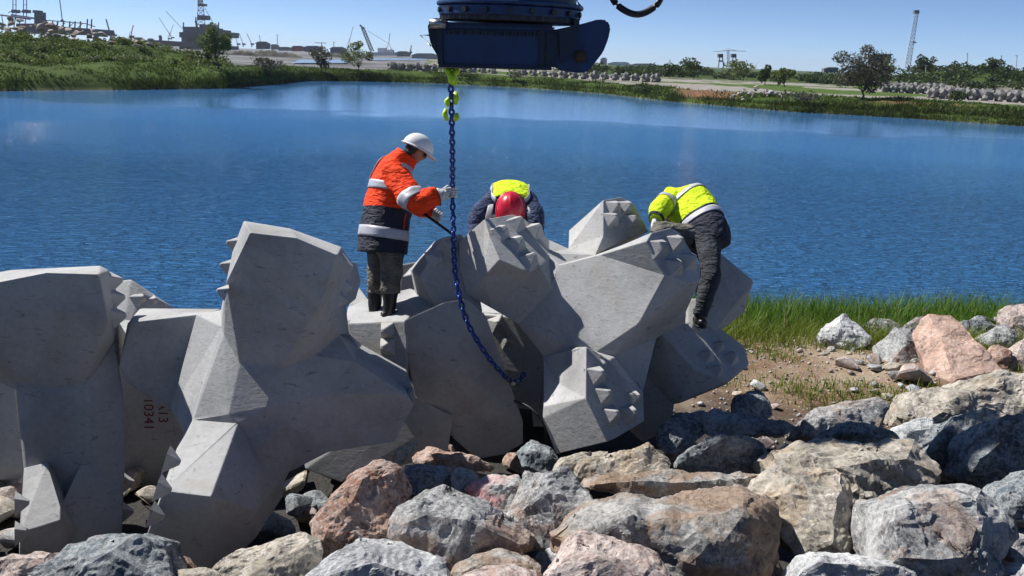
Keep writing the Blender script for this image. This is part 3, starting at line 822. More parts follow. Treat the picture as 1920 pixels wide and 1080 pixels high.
# --- block behind the gap between the two left ones, with painted numbers
def block_numbered():
    b = Block(P(290, 900, 8.40), 'shadowed concrete armour block with red painted numbers behind the gap between two tall blocks')
    b.hull([(217, 527, 8.90), (246, 524, 8.85), (266, 550, 8.80), (311, 568, 8.95), (326, 577, 9.10), (300, 640, 8.70), (228, 640, 8.60), (218, 600, 8.80), (240, 530, 9.50), (310, 575, 9.60), (230, 620, 9.40)])
    W = Plane((262, 535, 8.85), (300, 566, 8.95), (270, 600, 8.75))
    for s in [(262, 562), (285, 566)]: b.stud(W, *s, 0.9, 10)
    N_ = Plane((180, 760, 8.15), (340, 760, 8.22), (260, 900, 8.25))
    b.hull(N_.pts([(165, 640), (345, 640), (352, 780), (345, 900), (180, 930), (160, 800)]), back=(0.05, 0.9, 0.1), shrink=0.9)
    root = b.done()
    for txt, px in (('10341', 270), ('A13', 297)):
        cu = bpy.data.curves.new('painted_number', 'FONT')
        cu.body = txt; cu.size = 0.125; cu.extrude = 0.0015; cu.align_x = 'LEFT'
        o = bpy.data.objects.new('painted_number', cu)
        cu.materials.append(M['number_red_dimmed'])
        n = N_.n; down = -(UP - n * UP.dot(n)).normalized()
        m = Matrix((down, n.cross(down), n)).transposed()
        mw = Matrix.Translation(N_.at(px, 745 if txt != 'A13' else 752) + n * 0.003) @ m.to_4x4()
        dg = None
        COL.objects.link(o)
        o.matrix_world = mw
        bpy.context.view_layer.update()
        me = bpy.data.meshes.new_from_object(o.evaluated_get(bpy.context.evaluated_depsgraph_get()))
        q = bpy.data.objects.new('painted_number', me)
        COL.objects.link(q); child_of(q, root); q.matrix_basis = mw
        bpy.data.objects.remove(o)
M['number_red_dimmed'] = simple_mat('number_red_dimmed', (0.17, 0.045, 0.035), 0.8, var=0.3, scale=40)  # red dimmed in the colour for the deep shade on this block
block_numbered()

# --- bright block behind the worker's boots
def block_behind_worker():
    b = Block(P(720, 640, 9.6), 'sunlit concrete armour block behind the boots of the orange-jacketed worker')
    b.hull([(661, 552, 9.3), (671, 536, 9.4), (694, 567, 9.2), (700, 600, 9.1), (650, 600, 9.1), (655, 570, 9.2), (670, 540, 9.9), (700, 580, 9.9), (660, 600, 9.8)])
    V_ = Plane((752, 495, 9.3), (800, 488, 9.4), (760, 545, 9.25))
    b.hull(V_.pts([(752, 496), (800, 488), (810, 540), (770, 556), (750, 545)]) + raw([(740, 600, 9.2), (820, 600, 9.3), (760, 500, 10.0), (805, 495, 10.0), (800, 600, 10.0), (740, 600, 9.9)]))
    b.stud(V_, 772, 518, 1.0, 45)
    b.hull([(650, 590, 9.15), (820, 580, 9.25), (830, 720, 9.3), (680, 720, 9.3), (660, 600, 10.0), (820, 600, 10.0), (800, 720, 10), (700, 720, 10)])
    return b.done()
block_behind_worker()

# --- block seen through the gap under the chain; the red-helmeted man stands on it
def block_gap():
    b = Block(P(960, 720, 9.6), 'dim concrete armour block seen in the gap behind the chain, under the red-helmeted worker')
    z0 = P(955, 560, 9.7).z
    b.hull([(890, 585, 9.0), (1000, 590, 9.0), (1020, 680, 8.95), (1010, 770, 8.95), (920, 760, 8.95), (880, 660, 9.0), (890, 560, 10.2), (1030, 560, 10.2), (1030, 720, 10.2), (890, 720, 10.2), (880, 562, 9.6), (1030, 565, 9.6)])
    G = Plane((915, 600, 8.9), (950, 600, 8.92), (930, 680, 8.82))
    b.hull(G.pts([(905, 590), (960, 594), (985, 650), (975, 700), (915, 690)]), back=(0, 0.4, 0))
    b.stud(G, 932, 608, 1.1, 20); b.stud(G, 950, 640, 1.0, 20)
    b.hull([(985, 640, 9.2), (1080, 640, 9.2), (1100, 800, 9.1), (1000, 800, 9.1), (1000, 650, 10), (1080, 650, 10), (1080, 790, 10), (1000, 790, 10)])
    return b.done()
block_gap()

# --- block at the right with its dark back to us
def block_right():
    b = Block(P(1300, 740, 8.7), 'dark shaded concrete armour block beside the reed grass, a boot planted on it', 'concrete_weathered')
    b.hull([(1336, 472, 8.55), (1412, 526, 8.75), (1408, 540, 8.72), (1380, 570, 8.55), (1340, 622, 8.50), (1310, 600, 8.45), (1300, 520, 8.45), (1345, 470, 9.2), (1412, 530, 9.3), (1396, 580, 9.2), (1340, 600, 9.3), (1310, 500, 9.3)])
    b.hull([(1396, 545, 8.75), (1397, 584, 8.8), (1342, 624, 8.6), (1370, 560, 8.7), (1390, 560, 9.3), (1350, 620, 9.2)])
    Q = Plane((1290, 612, 8.42), (1395, 660, 8.5), (1330, 700, 8.22))
    q_end = Q.pts([(1240, 625), (1290, 604), (1345, 612), (1396, 650), (1405, 684), (1362, 716), (1300, 690)])
    b.hull(q_end + raw([(1215, 652, 8.5), (1205, 700, 8.5), (1275, 756, 8.3), (1240, 762, 8.5), (1360, 722, 8.4), (1290, 620, 9.0), (1390, 650, 9.1), (1300, 740, 9.0), (1220, 700, 9.1), (1380, 700, 9.1)]))
    b.stud(Q, 1325, 668, 0.9, 15); b.stud(Q, 1372, 672, 0.9, 15); b.stud(Q, 1348, 650, 0.8, 15); b.stud(Q, 1345, 695, 0.8, 15)
    b.hull([(1205, 690, 8.5), (1270, 690, 8.4), (1260, 800, 8.35), (1205, 830, 8.4), (1150, 780, 8.6), (1220, 690, 9.2), (1260, 790, 9.1), (1170, 780, 9.2)])
    b.hull([(1290, 560, 8.5), (1312, 560, 8.45), (1330, 610, 8.42), (1290, 640, 8.4), (1280, 590, 8.6), (1300, 560, 9.1), (1340, 600, 9.1), (1290, 640, 9.1)])
    return b.done()
block_right()
# ------------------------------------------------------------------ boulders
def voxel(me, size):
    o = bpy.data.objects.new('t', me); COL.objects.link(o)
    md = o.modifiers.new('r', 'REMESH'); md.mode = 'VOXEL'; md.voxel_size = size
    dg = bpy.context.evaluated_depsgraph_get()
    out = bpy.data.meshes.new_from_object(o.evaluated_get(dg))
    bpy.data.objects.remove(o); bpy.data.meshes.remove(me)
    return out
def roughen(me, size, seed, amp=1.0, strata=0.0):
    n = len(me.vertices)
    co = np.empty(n * 3, np.float32); me.vertices.foreach_get('co', co); co = co.reshape(-1, 3).astype(np.float64)
    no = np.empty(n * 3, np.float32); me.vertices.foreach_get('normal', no); no = no.reshape(-1, 3)
    s = 1.0 / size
    a = fbm(co * s * 2.4, 3, seed) * 0.030
    # broken facets: terraced noise gives chipped steps and ledges
    t = fbm(co * s * 3.1 + 9.7, 3, seed + 50) * 4.0
    st = (np.floor(t) + np.clip((t - np.floor(t)) * 3.5, 0, 1)) * 0.020
    b_ = fbm(co * s * 9.0, 4, seed + 90, 0.6) * 0.014
    d = (a + st + b_) * size * amp
    if strata:
        q = co @ np.array([0.25, 0.1, 0.96]) * s * 7 + fbm(co * s * 1.5, 2, seed + 7) * 1.2
        d = d + strata * size * (np.abs(q - np.floor(q) - 0.5) - 0.25) * 0.06
    co = co + no * d[:, None]
    me.vertices.foreach_set('co', co.astype(np.float32).ravel())
    me.update()
ROCK_N = [0]
def finish_rock(pts, mat, label, size, vox, seed, group=None, amp=1.0, strata=0.0, name='boulder', cat='boulder'):
    bm = hull_bm(pts, 0, 1)
    g = np.random.RandomState(seed + 17)
    for _ in range(9):          # knock corners off: broken quarry stone
        n_ = Vector(g.normal(0, 1, 3)).normalized()
        top = max(v.co.dot(n_) for v in bm.verts)
        geom = bm.verts[:] + bm.edges[:] + bm.faces[:]
        bmesh.ops.bisect_plane(bm, geom=geom, plane_co=n_ * (top - size * g.uniform(0.03, 0.10)), plane_no=n_, clear_outer=True)
        bmesh.ops.holes_fill(bm, edges=[e for e in bm.edges if e.is_boundary], sides=0)
    bmesh.ops.triangulate(bm, faces=bm.faces[:])
    L_ = vox * 1.25
    for _ in range(8):
        lg = [e for e in bm.edges if e.calc_length() > L_ * 1.5]
        if not lg: break
        bmesh.ops.subdivide_edges(bm, edges=lg, cuts=1, use_grid_fill=True)
        bmesh.ops.triangulate(bm, faces=[f for f in bm.faces if len(f.verts) > 3])
    bm.normal_update()
    me = bpy.data.meshes.new(name); bm.to_mesh(me); bm.free()
    roughen(me, size, seed, amp, strata)
    me.materials.clear(); me.materials.append(M[mat])
    # origin at the rock's foot
    co = np.empty(len(me.vertices) * 3, np.float32); me.vertices.foreach_get('co', co); co = co.reshape(-1, 3)
    base = np.array([co[:, 0].mean(), co[:, 1].mean(), co[:, 2].min()], np.float32)
    me.vertices.foreach_set('co', (co - base).ravel())
    me.name = name
    o = bpy.data.objects.new(name, me); o.location = base.tolist()
    COL.objects.link(o)
    tag(o, label, cat, group)
    ROCK_N[0] += 1
    return o
def rock(outline, d, mat, label, ridge=(), tilt=0.75, bulge=0.16, thick=0.75, vox=None, strata=0.0, group=None, amp=1.0):
    """boulder with the given silhouette standing at depth d: its face leans back like the slope, with body behind it"""
    cx = sum(p[0] for p in outline) / len(outline); cy = sum(p[1] for p in outline) / len(outline)
    w = max(p[0] for p in outline) - min(p[0] for p in outline); h = max(p[1] for p in outline) - min(p[1] for p in outline)
    if d > 9.3:                # stands on the open ground: seat its lowest corner in the soil
        bx, by = max(outline, key=lambda p: p[1])
        r_ = ray(bx, by)
        for t_ in np.arange(d - 1.5, d + 3, 0.01):
            q = CAM_POS + r_ * t_
            if q.z <= float(ground_z(q.x, q.y)[0]) - 0.04: break
        d = t_ + (by - cy) * t_ / F_PX * tilt
    k = d / F_PX
    size = k * math.sqrt(w * h)
    dep = lambda py: d + (cy - py) * k * tilt
    pts = [P(px, py, dep(py)) for px, py in outline]
    g = np.random.RandomState(int(abs(cx * 7 + cy * 13)) % 9000)
    if not ridge:      # an edge across the face: two or three corners nearer to us
        a = g.uniform(-0.5, 0.5); ridge = [(cx + w * (t * math.cos(a)), cy - h * 0.12 + h * t * math.sin(a) * 0.7, bulge * g.uniform(0.9, 1.4)) for t in (-0.26, 0.06, 0.3)]
    for r in ridge: pts.append(P(r[0], r[1], dep(r[1]) - r[2] * size))
    for px, py in outline:
        pts.append(P(cx + (px - cx) * 0.8, cy + (py - cy) * 0.7, dep(cy)) + Vector((0, 0.9, -0.45)) * (size * thick))
    seed = int(abs(cx * 7 + cy * 13)) % 900
    return finish_rock(pts, mat, label, size, vox or max(0.013, size / 46), seed, group, amp, strata)

G1 = 'boulders of the rock slope'
B_ = [
 # foreground left
 ([(-30, 1052), (33, 1040), (95, 1036), (118, 1046), (60, 1085), (-30, 1110)], 5.05, 'rock_pink', 'pinkish boulder in front of the broad yellow-stained concrete block', {}),
 ([(40, 1095), (130, 1024), (215, 1005), (268, 999), (302, 1016), (320, 1062), (335, 1110), (60, 1130)], 4.95, 'rock_blue', 'blue-grey boulder with rough split face at the foot of the left blocks', dict(ridge=[(205, 1035, .25), (262, 1008, .1)])),
 ([(312, 1038), (345, 1043), (364, 1066), (350, 1085), (315, 1080)], 5.35, 'rock_red', 'small reddish stone between the blue-grey boulder and the tall block', {}),
 ([(325, 1072), (360, 1066), (402, 1068), (420, 1085), (400, 1110), (320, 1110)], 4.95, 'rock_tan', 'small cream stone beside the blue-grey boulder', {}),
 ([(398, 1070), (418, 1046), (462, 1038), (505, 1018), (560, 1003), (604, 1010), (615, 1040), (590, 1090), (540, 1110), (400, 1120)], 5.05, 'rock_tan', 'tan and grey boulder at the foot of the tall concrete block', dict(ridge=[(590, 1015, .2)])),
 ([(560, 1006), (596, 962), (627, 926), (676, 874), (706, 861), (746, 870), (766, 890), (774, 922), (735, 945), (722, 990), (718, 1020), (660, 1045), (590, 1045)], 5.5, 'rock_red', 'large reddish-brown leaning boulder against the tall concrete block', dict(ridge=[(650, 920, .22), (680, 900, .26), (640, 985, .2)])),
 ([(520, 1110), (590, 1062), (622, 1048), (673, 1002), (722, 1021), (748, 1046), (836, 1056), (842, 1110)], 4.75, 'rock_white', 'pale bluish-white boulder with pointed crest in front of the reddish one', dict(ridge=[(673, 1010, .12), (720, 1050, .2)])),
 ([(720, 1012), (728, 960), (746, 929), (790, 912), (828, 903), (846, 912), (856, 930), (882, 950), (968, 974), (1010, 1008), (1012, 1036), (900, 1056), (838, 1066), (748, 1048)], 5.35, 'rock_grey', 'big coarse grey boulder with rusty flank beside the reddish one', dict(ridge=[(760, 960, .25), (880, 980, .25)])),
 ([(870, 918), (884, 905), (922, 886), (986, 893), (992, 905), (975, 950), (962, 972), (930, 962), (898, 952)], 5.9, 'rock_marked', 'small pale boulder marked with pink paint', dict(ridge=[(955, 915, .2), (900, 925, .2)])),
 ([(842, 882), (862, 876), (892, 880), (902, 896), (880, 925), (858, 935), (846, 915)], 6.2, 'rock_grey', 'small grooved grey stone behind the coarse grey boulder', {}),
 ([(752, 900), (760, 872), (800, 870), (842, 876), (852, 912), (800, 930), (770, 925)], 6.3, 'rock_blue', 'shaded dark blue stone behind the large reddish boulder', {}),  # shade on this stone is put into its dark blue
 ([(732, 856), (750, 840), (780, 824), (787, 832), (764, 858), (746, 874), (735, 868)], 6.7, 'rock_tan', 'narrow pale yellow stone under the concrete leg', dict(thick=0.4)),
 ([(836, 1075), (860, 1050), (930, 1030), (1000, 1038), (1018, 1060), (1012, 1110), (840, 1110)], 5.0, 'rock_rust', 'rust-brown boulder with frosty rim below the coarse grey one', {}),
 ([(838, 1090), (900, 1068), (960, 1062), (1010, 1075), (1030, 1120), (840, 1120)], 4.8, 'rock_pink', 'low pinkish boulder under the rust-brown one', {}),
 # foreground centre
 ([(1028, 888), (1050, 860), (1090, 847), (1146, 844), (1140, 856), (1102, 868), (1076, 890), (1045, 896)], 6.5, 'rock_tan', 'thin yellowish stone below the studded concrete foot', dict(thick=0.6)),
 ([(1068, 892), (1100, 866), (1160, 846), (1216, 830), (1240, 850), (1268, 878), (1262, 892), (1180, 900), (1100, 905)], 6.4, 'rock_tan', 'beige wedge boulder below the studded concrete foot', dict(ridge=[(1216, 838, .15)])),
 ([(958, 968), (975, 920), (985, 882), (1000, 874), (1024, 888), (1062, 884), (1078, 905), (1130, 938), (1075, 972), (1030, 1005), (1018, 1034), (975, 1036)], 5.7, 'rock_grey', 'craggy light grey boulder leaning on the pink-marked stone', dict(ridge=[(1020, 925, .2), (1000, 960, .2)])),
 ([(1070, 908), (1130, 890), (1250, 884), (1330, 886), (1432, 892), (1424, 922), (1300, 935), (1170, 932)], 6.0, 'rock_rust', 'long low boulder with red-brown front below the beige wedge', dict(ridge=[(1180, 905, .2), (1350, 905, .2)], strata=0.6)),
 ([(1022, 1004), (1062, 968), (1130, 940), (1182, 924), (1290, 922), (1392, 924), (1442, 950), (1476, 1010), (1462, 1054), (1432, 1110), (1255, 1110), (1120, 1060), (1026, 1040)], 5.2, 'rock_rust', 'huge blocky boulder with orange iron-stained front face', dict(ridge=[(1180, 975, .28), (1300, 968, .3), (1390, 965, .3), (1330, 1050, .26)], strata=0.5)),
 ([(1005, 1110), (1058, 1022), (1090, 999), (1132, 1004), (1232, 1040), (1260, 1056), (1250, 1120)], 4.8, 'rock_pink', 'pale pink boulder in front of the orange-stained one', dict(ridge=[(1090, 1020, .2)])),
 ([(1262, 876), (1290, 846), (1322, 822), (1372, 806), (1410, 812), (1452, 848), (1440, 892), (1400, 900), (1330, 890)], 6.6, 'rock_blue', 'dark blue-grey peaked boulder with pale top edge', dict(ridge=[(1370, 816, .12), (1390, 870, .1)], tilt=-0.1)),  # cast shadow on its face given by dark colour and forward lean
 # foreground right
 ([(1432, 858), (1442, 848), (1500, 838), (1540, 824), (1640, 824), (1712, 830), (1732, 870), (1792, 908), (1770, 930), (1700, 950), (1620, 970), (1590, 940), (1470, 890), (1440, 892)], 6.0, 'rock_tan', 'layered flat slab of grey and cream stone', dict(strata=1.0, ridge=[(1600, 872, .22), (1700, 860, .2)])),
 ([(1404, 932), (1424, 905), (1462, 874), (1582, 880), (1598, 925), (1606, 1000), (1596, 1050), (1500, 1046), (1476, 1012), (1440, 955)], 5.45, 'rock_tan', 'grey-tan coarse boulder standing beside the orange-stained one', dict(ridge=[(1570, 900, .28), (1560, 1020, .25), (1470, 930, .25)])),
 ([(1624, 946), (1652, 934), (1722, 916), (1812, 912), (1846, 907), (1866, 930), (1888, 972), (1908, 1005), (1900, 1050), (1880, 1110), (1640, 1110), (1638, 1000)], 5.0, 'rock_grey', 'large squarish speckled grey boulder with small orange stain', dict(ridge=[(1680, 955, .26), (1830, 935, .25), (1840, 1040, .24), (1670, 1060, .24)])),
 ([(1468, 1110), (1500, 1050), (1542, 1036), (1632, 1056), (1712, 1060), (1745, 1110)], 4.7, 'rock_white', 'low pale grey boulder in front of the grey-tan coarse one', {}),
 ([(1866, 932), (1890, 905), (1930, 872), (1970, 900), (1970, 990), (1905, 985), (1888, 970)], 5.4, 'rock_blue', 'blue-green grey boulder leaning on the squarish speckled one', {}),
 ([(1888, 1080), (1910, 1060), (1960, 1050), (1980, 1110), (1890, 1110)], 4.8, 'rock_white', 'pale stone tucked beside the squarish speckled boulder', {}),
 ([(1886, 1010), (1910, 985), (1970, 980), (1970, 1060), (1905, 1060)], 5.3, 'rock_grey', 'grey stone behind the squarish speckled boulder', {}),
 ([(1732, 862), (1762, 812), (1792, 778), (1852, 762), (1880, 770), (1830, 830), (1822, 900), (1800, 915), (1770, 905)], 6.6, 'rock_blue', 'steep dark shaded boulder behind the layered slab', dict(tilt=-0.25)),  # machine shadow put into a dark colour and an overhanging face
 ([(1812, 902), (1822, 838), (1862, 780), (1930, 765), (1980, 790), (1980, 880), (1920, 900), (1866, 930)], 6.1, 'rock_blue', 'big slate-blue boulder in shadow beside the steep dark one', dict(tilt=-0.2)),  # shadowed area painted as dark blue stone, face turned downward
 ([(1530, 826), (1568, 802), (1612, 783), (1655, 800), (1695, 828), (1660, 845), (1570, 845)], 6.9, 'rock_blue', 'small dark pointed boulder behind the layered slab', dict(tilt=-0.25)),  # triangle of cast shadow built as a dark boulder leaning forward
 ([(1478, 838), (1500, 800), (1532, 764), (1592, 756), (1650, 745), (1668, 756), (1662, 800), (1640, 812), (1580, 820), (1520, 836)], 7.7, 'rock_grey', 'long pale boulder with cream crust behind the dark pointed one', dict(ridge=[(1540, 785, .2)])),
 ([(1672, 806), (1700, 792), (1750, 782), (1760, 812), (1735, 852), (1712, 848)], 7.0, 'rock_white', 'smooth grey-white boulder beside the steep dark one', {}),
 ([(1678, 798), (1692, 762), (1712, 734), (1800, 718), (1882, 701), (1940, 704), (1960, 760), (1900, 785), (1850, 770), (1790, 792), (1740, 802)], 8.0, 'rock_tan', 'broad white and cream boulder in front of the pink slab', dict(ridge=[(1790, 750, .2), (1740, 770, .2)])),
 ([(1724, 588), (1782, 591), (1802, 605), (1842, 655), (1884, 702), (1832, 718), (1756, 722), (1746, 706), (1752, 652)], 9.6, 'rock_slab', 'tall smooth salmon-pink slab leaning back among grey boulders', dict(bulge=0.05, tilt=1.0, thick=0.4, amp=0.5)),
 ([(1537, 626), (1560, 602), (1586, 587), (1606, 595), (1632, 630), (1626, 648), (1582, 662), (1546, 646)], 11.6, 'rock_white', 'white and cream rounded boulder beside the reed grass', dict(ridge=[(1590, 605, .2)])),
 ([(1622, 606), (1640, 598), (1676, 600), (1692, 616), (1680, 632), (1645, 636)], 11.8, 'rock_grey', 'grey boulder touching the white and cream one', {}),
 ([(1650, 642), (1680, 614), (1712, 613), (1752, 640), (1748, 672), (1702, 688), (1656, 674)], 11.0, 'rock_grey', 'brown-fronted boulder with bright white crown', dict(ridge=[(1690, 640, .25)])),
 ([(1696, 614), (1724, 590), (1748, 598), (1758, 622), (1728, 630)], 11.4, 'rock_grey', 'wedge of grey stone between the white-crowned boulder and pink slab', {}),
 ([(1794, 602), (1815, 596), (1846, 591), (1872, 612), (1838, 638), (1815, 630)], 11.2, 'rock_blue', 'blue-grey boulder behind the top of the pink slab', {}),
 ([(1838, 632), (1870, 610), (1890, 608), (1912, 636), (1892, 664), (1850, 656)], 10.6, 'rock_grey', 'pale green-grey boulder beside the pink slab', {}),
 ([(1864, 596), (1888, 588), (1896, 602), (1870, 604)], 11.8, 'rock_white', 'small cream stone under the reddish edge boulder', {}),
 ([(1884, 578), (1902, 571), (1940, 568), (1960, 620), (1930, 640), (1896, 622)], 11.0, 'rock_pink', 'reddish-tan boulder by the reeds above the green-grey one', {}),
 ([(1848, 668), (1870, 640), (1898, 660), (1892, 702), (1868, 694)], 9.8, 'rock_red', 'brown stone wedged beside the salmon-pink slab', {}),
 ([(1890, 664), (1922, 634), (1970, 640), (1970, 706), (1895, 704)], 9.6, 'rock_pink', 'pinkish-brown boulder beside the brown wedged stone', {}),
 # in the shade under the right block; most carry that shade as dark blue colour
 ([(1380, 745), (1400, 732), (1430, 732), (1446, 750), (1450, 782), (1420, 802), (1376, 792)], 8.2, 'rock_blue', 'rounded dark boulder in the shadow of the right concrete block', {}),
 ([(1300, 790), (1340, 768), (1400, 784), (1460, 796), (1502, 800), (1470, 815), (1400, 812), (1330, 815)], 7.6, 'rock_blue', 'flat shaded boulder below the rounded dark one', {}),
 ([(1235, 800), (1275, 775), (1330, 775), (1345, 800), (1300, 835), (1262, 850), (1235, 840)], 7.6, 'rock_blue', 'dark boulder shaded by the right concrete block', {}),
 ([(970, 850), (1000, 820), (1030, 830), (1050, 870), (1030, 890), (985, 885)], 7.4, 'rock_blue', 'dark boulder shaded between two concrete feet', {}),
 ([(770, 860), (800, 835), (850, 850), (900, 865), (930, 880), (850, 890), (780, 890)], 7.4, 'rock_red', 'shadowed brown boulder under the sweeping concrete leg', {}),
]
for outline, d, mat, label, kw in B_:
    rock(outline, d, mat, label, group=G1, **kw)

# pink paint mark on the pale boulder is a splash on the stone itself
# smaller stones: angular pebbles and cobbles lying about, each its own stone
def cobble_mesh(seed):
    g = np.random.RandomState(seed)
    bm = bmesh.new()
    for _ in range(13):
        v = g.normal(0, 1, 3); v /= np.linalg.norm(v)
        v *= g.uniform(0.8, 1.05)
        bm.verts.new((v[0], v[1] * 0.8, v[2] * 0.55))
    bmesh.ops.convex_hull(bm, input=bm.verts[:])
    bmesh.ops.delete(bm, geom=[v for v in bm.verts if not v.link_faces], context='VERTS')
    bmesh.ops.bevel(bm, geom=bm.edges[:], offset=0.07, segments=1, affect='EDGES')
    me = bpy.data.meshes.new('stone'); bm.to_mesh(me); bm.free()
    return me
mats_c = ['rock_grey', 'rock_tan', 'rock_white', 'rock_pink', 'rock_blue', 'rock_red']
COB = {}
for mi, mn in enumerate(mats_c):
    for k in range(3):
        me = cobble_mesh(60 + mi * 7 + k); me.materials.append(M[mn]); COB[(mn, k)] = me
def stone(x, y, s, mn, k, label, group, sink=0.3, flat=1.0):
    o = bpy.data.objects.new('stone', COB[(mn, k)])
    g = np.random.RandomState(int(abs(x * 991 + y * 577)) % 100000)
    o.location = (x, y, float(ground_z(x, y)[0]) + s * 0.55 * flat * (1 - 2 * sink) )
    o.rotation_euler = (g.uniform(-.3, .3), g.uniform(-.3, .3), g.uniform(0, 6.28))
    o.scale = (s, s, s * flat)
    COL.objects.link(o)
    tag(o, label, 'stone', group)
    return o
for px, py, r, mn in [(1590, 686, 0.20, 'rock_pink'), (1640, 690, 0.13, 'rock_grey'), (1677, 706, 0.16, 'rock_blue'), (1716, 716, 0.28, 'rock_pink'), (1668, 690, 0.2, 'rock_tan'), (1612, 672, 0.1, 'rock_grey'),
                      (1640, 672, 0.16, 'rock_grey'), (1712, 732, 0.13, 'rock_white'), (1664, 738, 0.12, 'rock_tan'), (1420, 722, 0.14, 'rock_white'), (1394, 640, 0.07, 'rock_white'), (1398, 650, 0.06, 'rock_white'),
                      (1455, 756, 0.08, 'rock_pink'), (1640, 728, 0.09, 'rock_grey'), (1602, 728, 0.08, 'rock_white'), (1380, 735, 0.10, 'rock_tan'), (1410, 645, 0.05, 'rock_white'), (1690, 722, 0.07, 'rock_white'), (1560, 640, 0.1, 'rock_grey')]:
    q = PZ(px, py, 0.82)
    stone(q.x, q.y, r, mn, (px + py) % 3, {'rock_pink': 'small pinkish stone', 'rock_grey': 'small grey stone', 'rock_blue': 'small blue-grey stone', 'rock_tan': 'small tan stone', 'rock_white': 'small white stone'}[mn] + ' lying on the bare earth patch by the boulders', 'loose stones on the earth patch', 0.2)
# rubble filling the gaps of the slope and the ground below the blocks
g = np.random.RandomState(5)
cnt = 0
for i in range(150):
    x = g.uniform(-6.5, 7.5); y = g.uniform(4.2, 8.8)
    if abs(x) > y * 0.66 + 0.4: continue
    s = g.uniform(0.14, 0.34)
    mn = mats_c[g.randint(0, 6)]
    stone(x, y, s, mn, g.randint(0, 3), 'angular rubble stone lying in the gaps between boulders and blocks', 'rubble in the gaps of the rock slope', 0.05, 1.0)
for i in range(46):           # broken rock packed under the left blocks
    x = g.uniform(-4.6, -1.0); y = g.uniform(5.6, 7.6)
    stone(x, y, g.uniform(0.12, 0.30), ['rock_blue', 'rock_grey', 'rock_red', 'rock_tan'][g.randint(0, 4)], g.randint(0, 3), 'angular rubble stone lying in the gaps between boulders and blocks', 'rubble in the gaps of the rock slope', 0.0, 1.0)
# gravel on the bare patch: nobody could count it
n = 2600
gx_ = g.uniform(1.5, 12.5, n); gy_ = g.uniform(8.2, 13.4, n)
gs = g.uniform(0.008, 0.032, n) * np.where(g.uniform(0, 1, n) < 0.06, 2.0, 1.0)
oct_v = np.array([(1, 0, 0), (0, 1, 0), (-1, 0, 0), (0, -1, 0), (0.1, 0.1, 0.75), (0, 0, -0.6)])
oct_f = np.array([(0, 1, 4), (1, 2, 4), (2, 3, 4), (3, 0, 4), (1, 0, 5), (2, 1, 5), (3, 2, 5), (0, 3, 5)])
ang = g.uniform(0, 6.28, n)
rot = np.stack([np.stack([np.cos(ang), -np.sin(ang), 0 * ang], -1), np.stack([np.sin(ang), np.cos(ang), 0 * ang], -1), np.tile([0, 0, 1.0], (n, 1))], 1)
vv = np.einsum('nij,kj->nki', rot, oct_v) * (gs[:, None, None] * g.uniform(0.7, 1.3, (n, 1, 3))) + np.stack([gx_, gy_, ground_z(gx_, gy_) + gs * 0.3], -1)[:, None, :]
ff = (np.arange(n)[:, None, None] * 6 + oct_f[None]).reshape(-1, 3)
mi = np.repeat(g.choice([0, 1, 2, 3], n, p=[.3, .35, .2, .15]), 8)
tag(array_obj('gravel', vv, ff, [M['rock_grey'], M['rock_tan'], M['rock_white'], M['rock_pink']], matidx=mi), 'scattered pale gravel on the bare earth patch', 'gravel', kind='stuff')
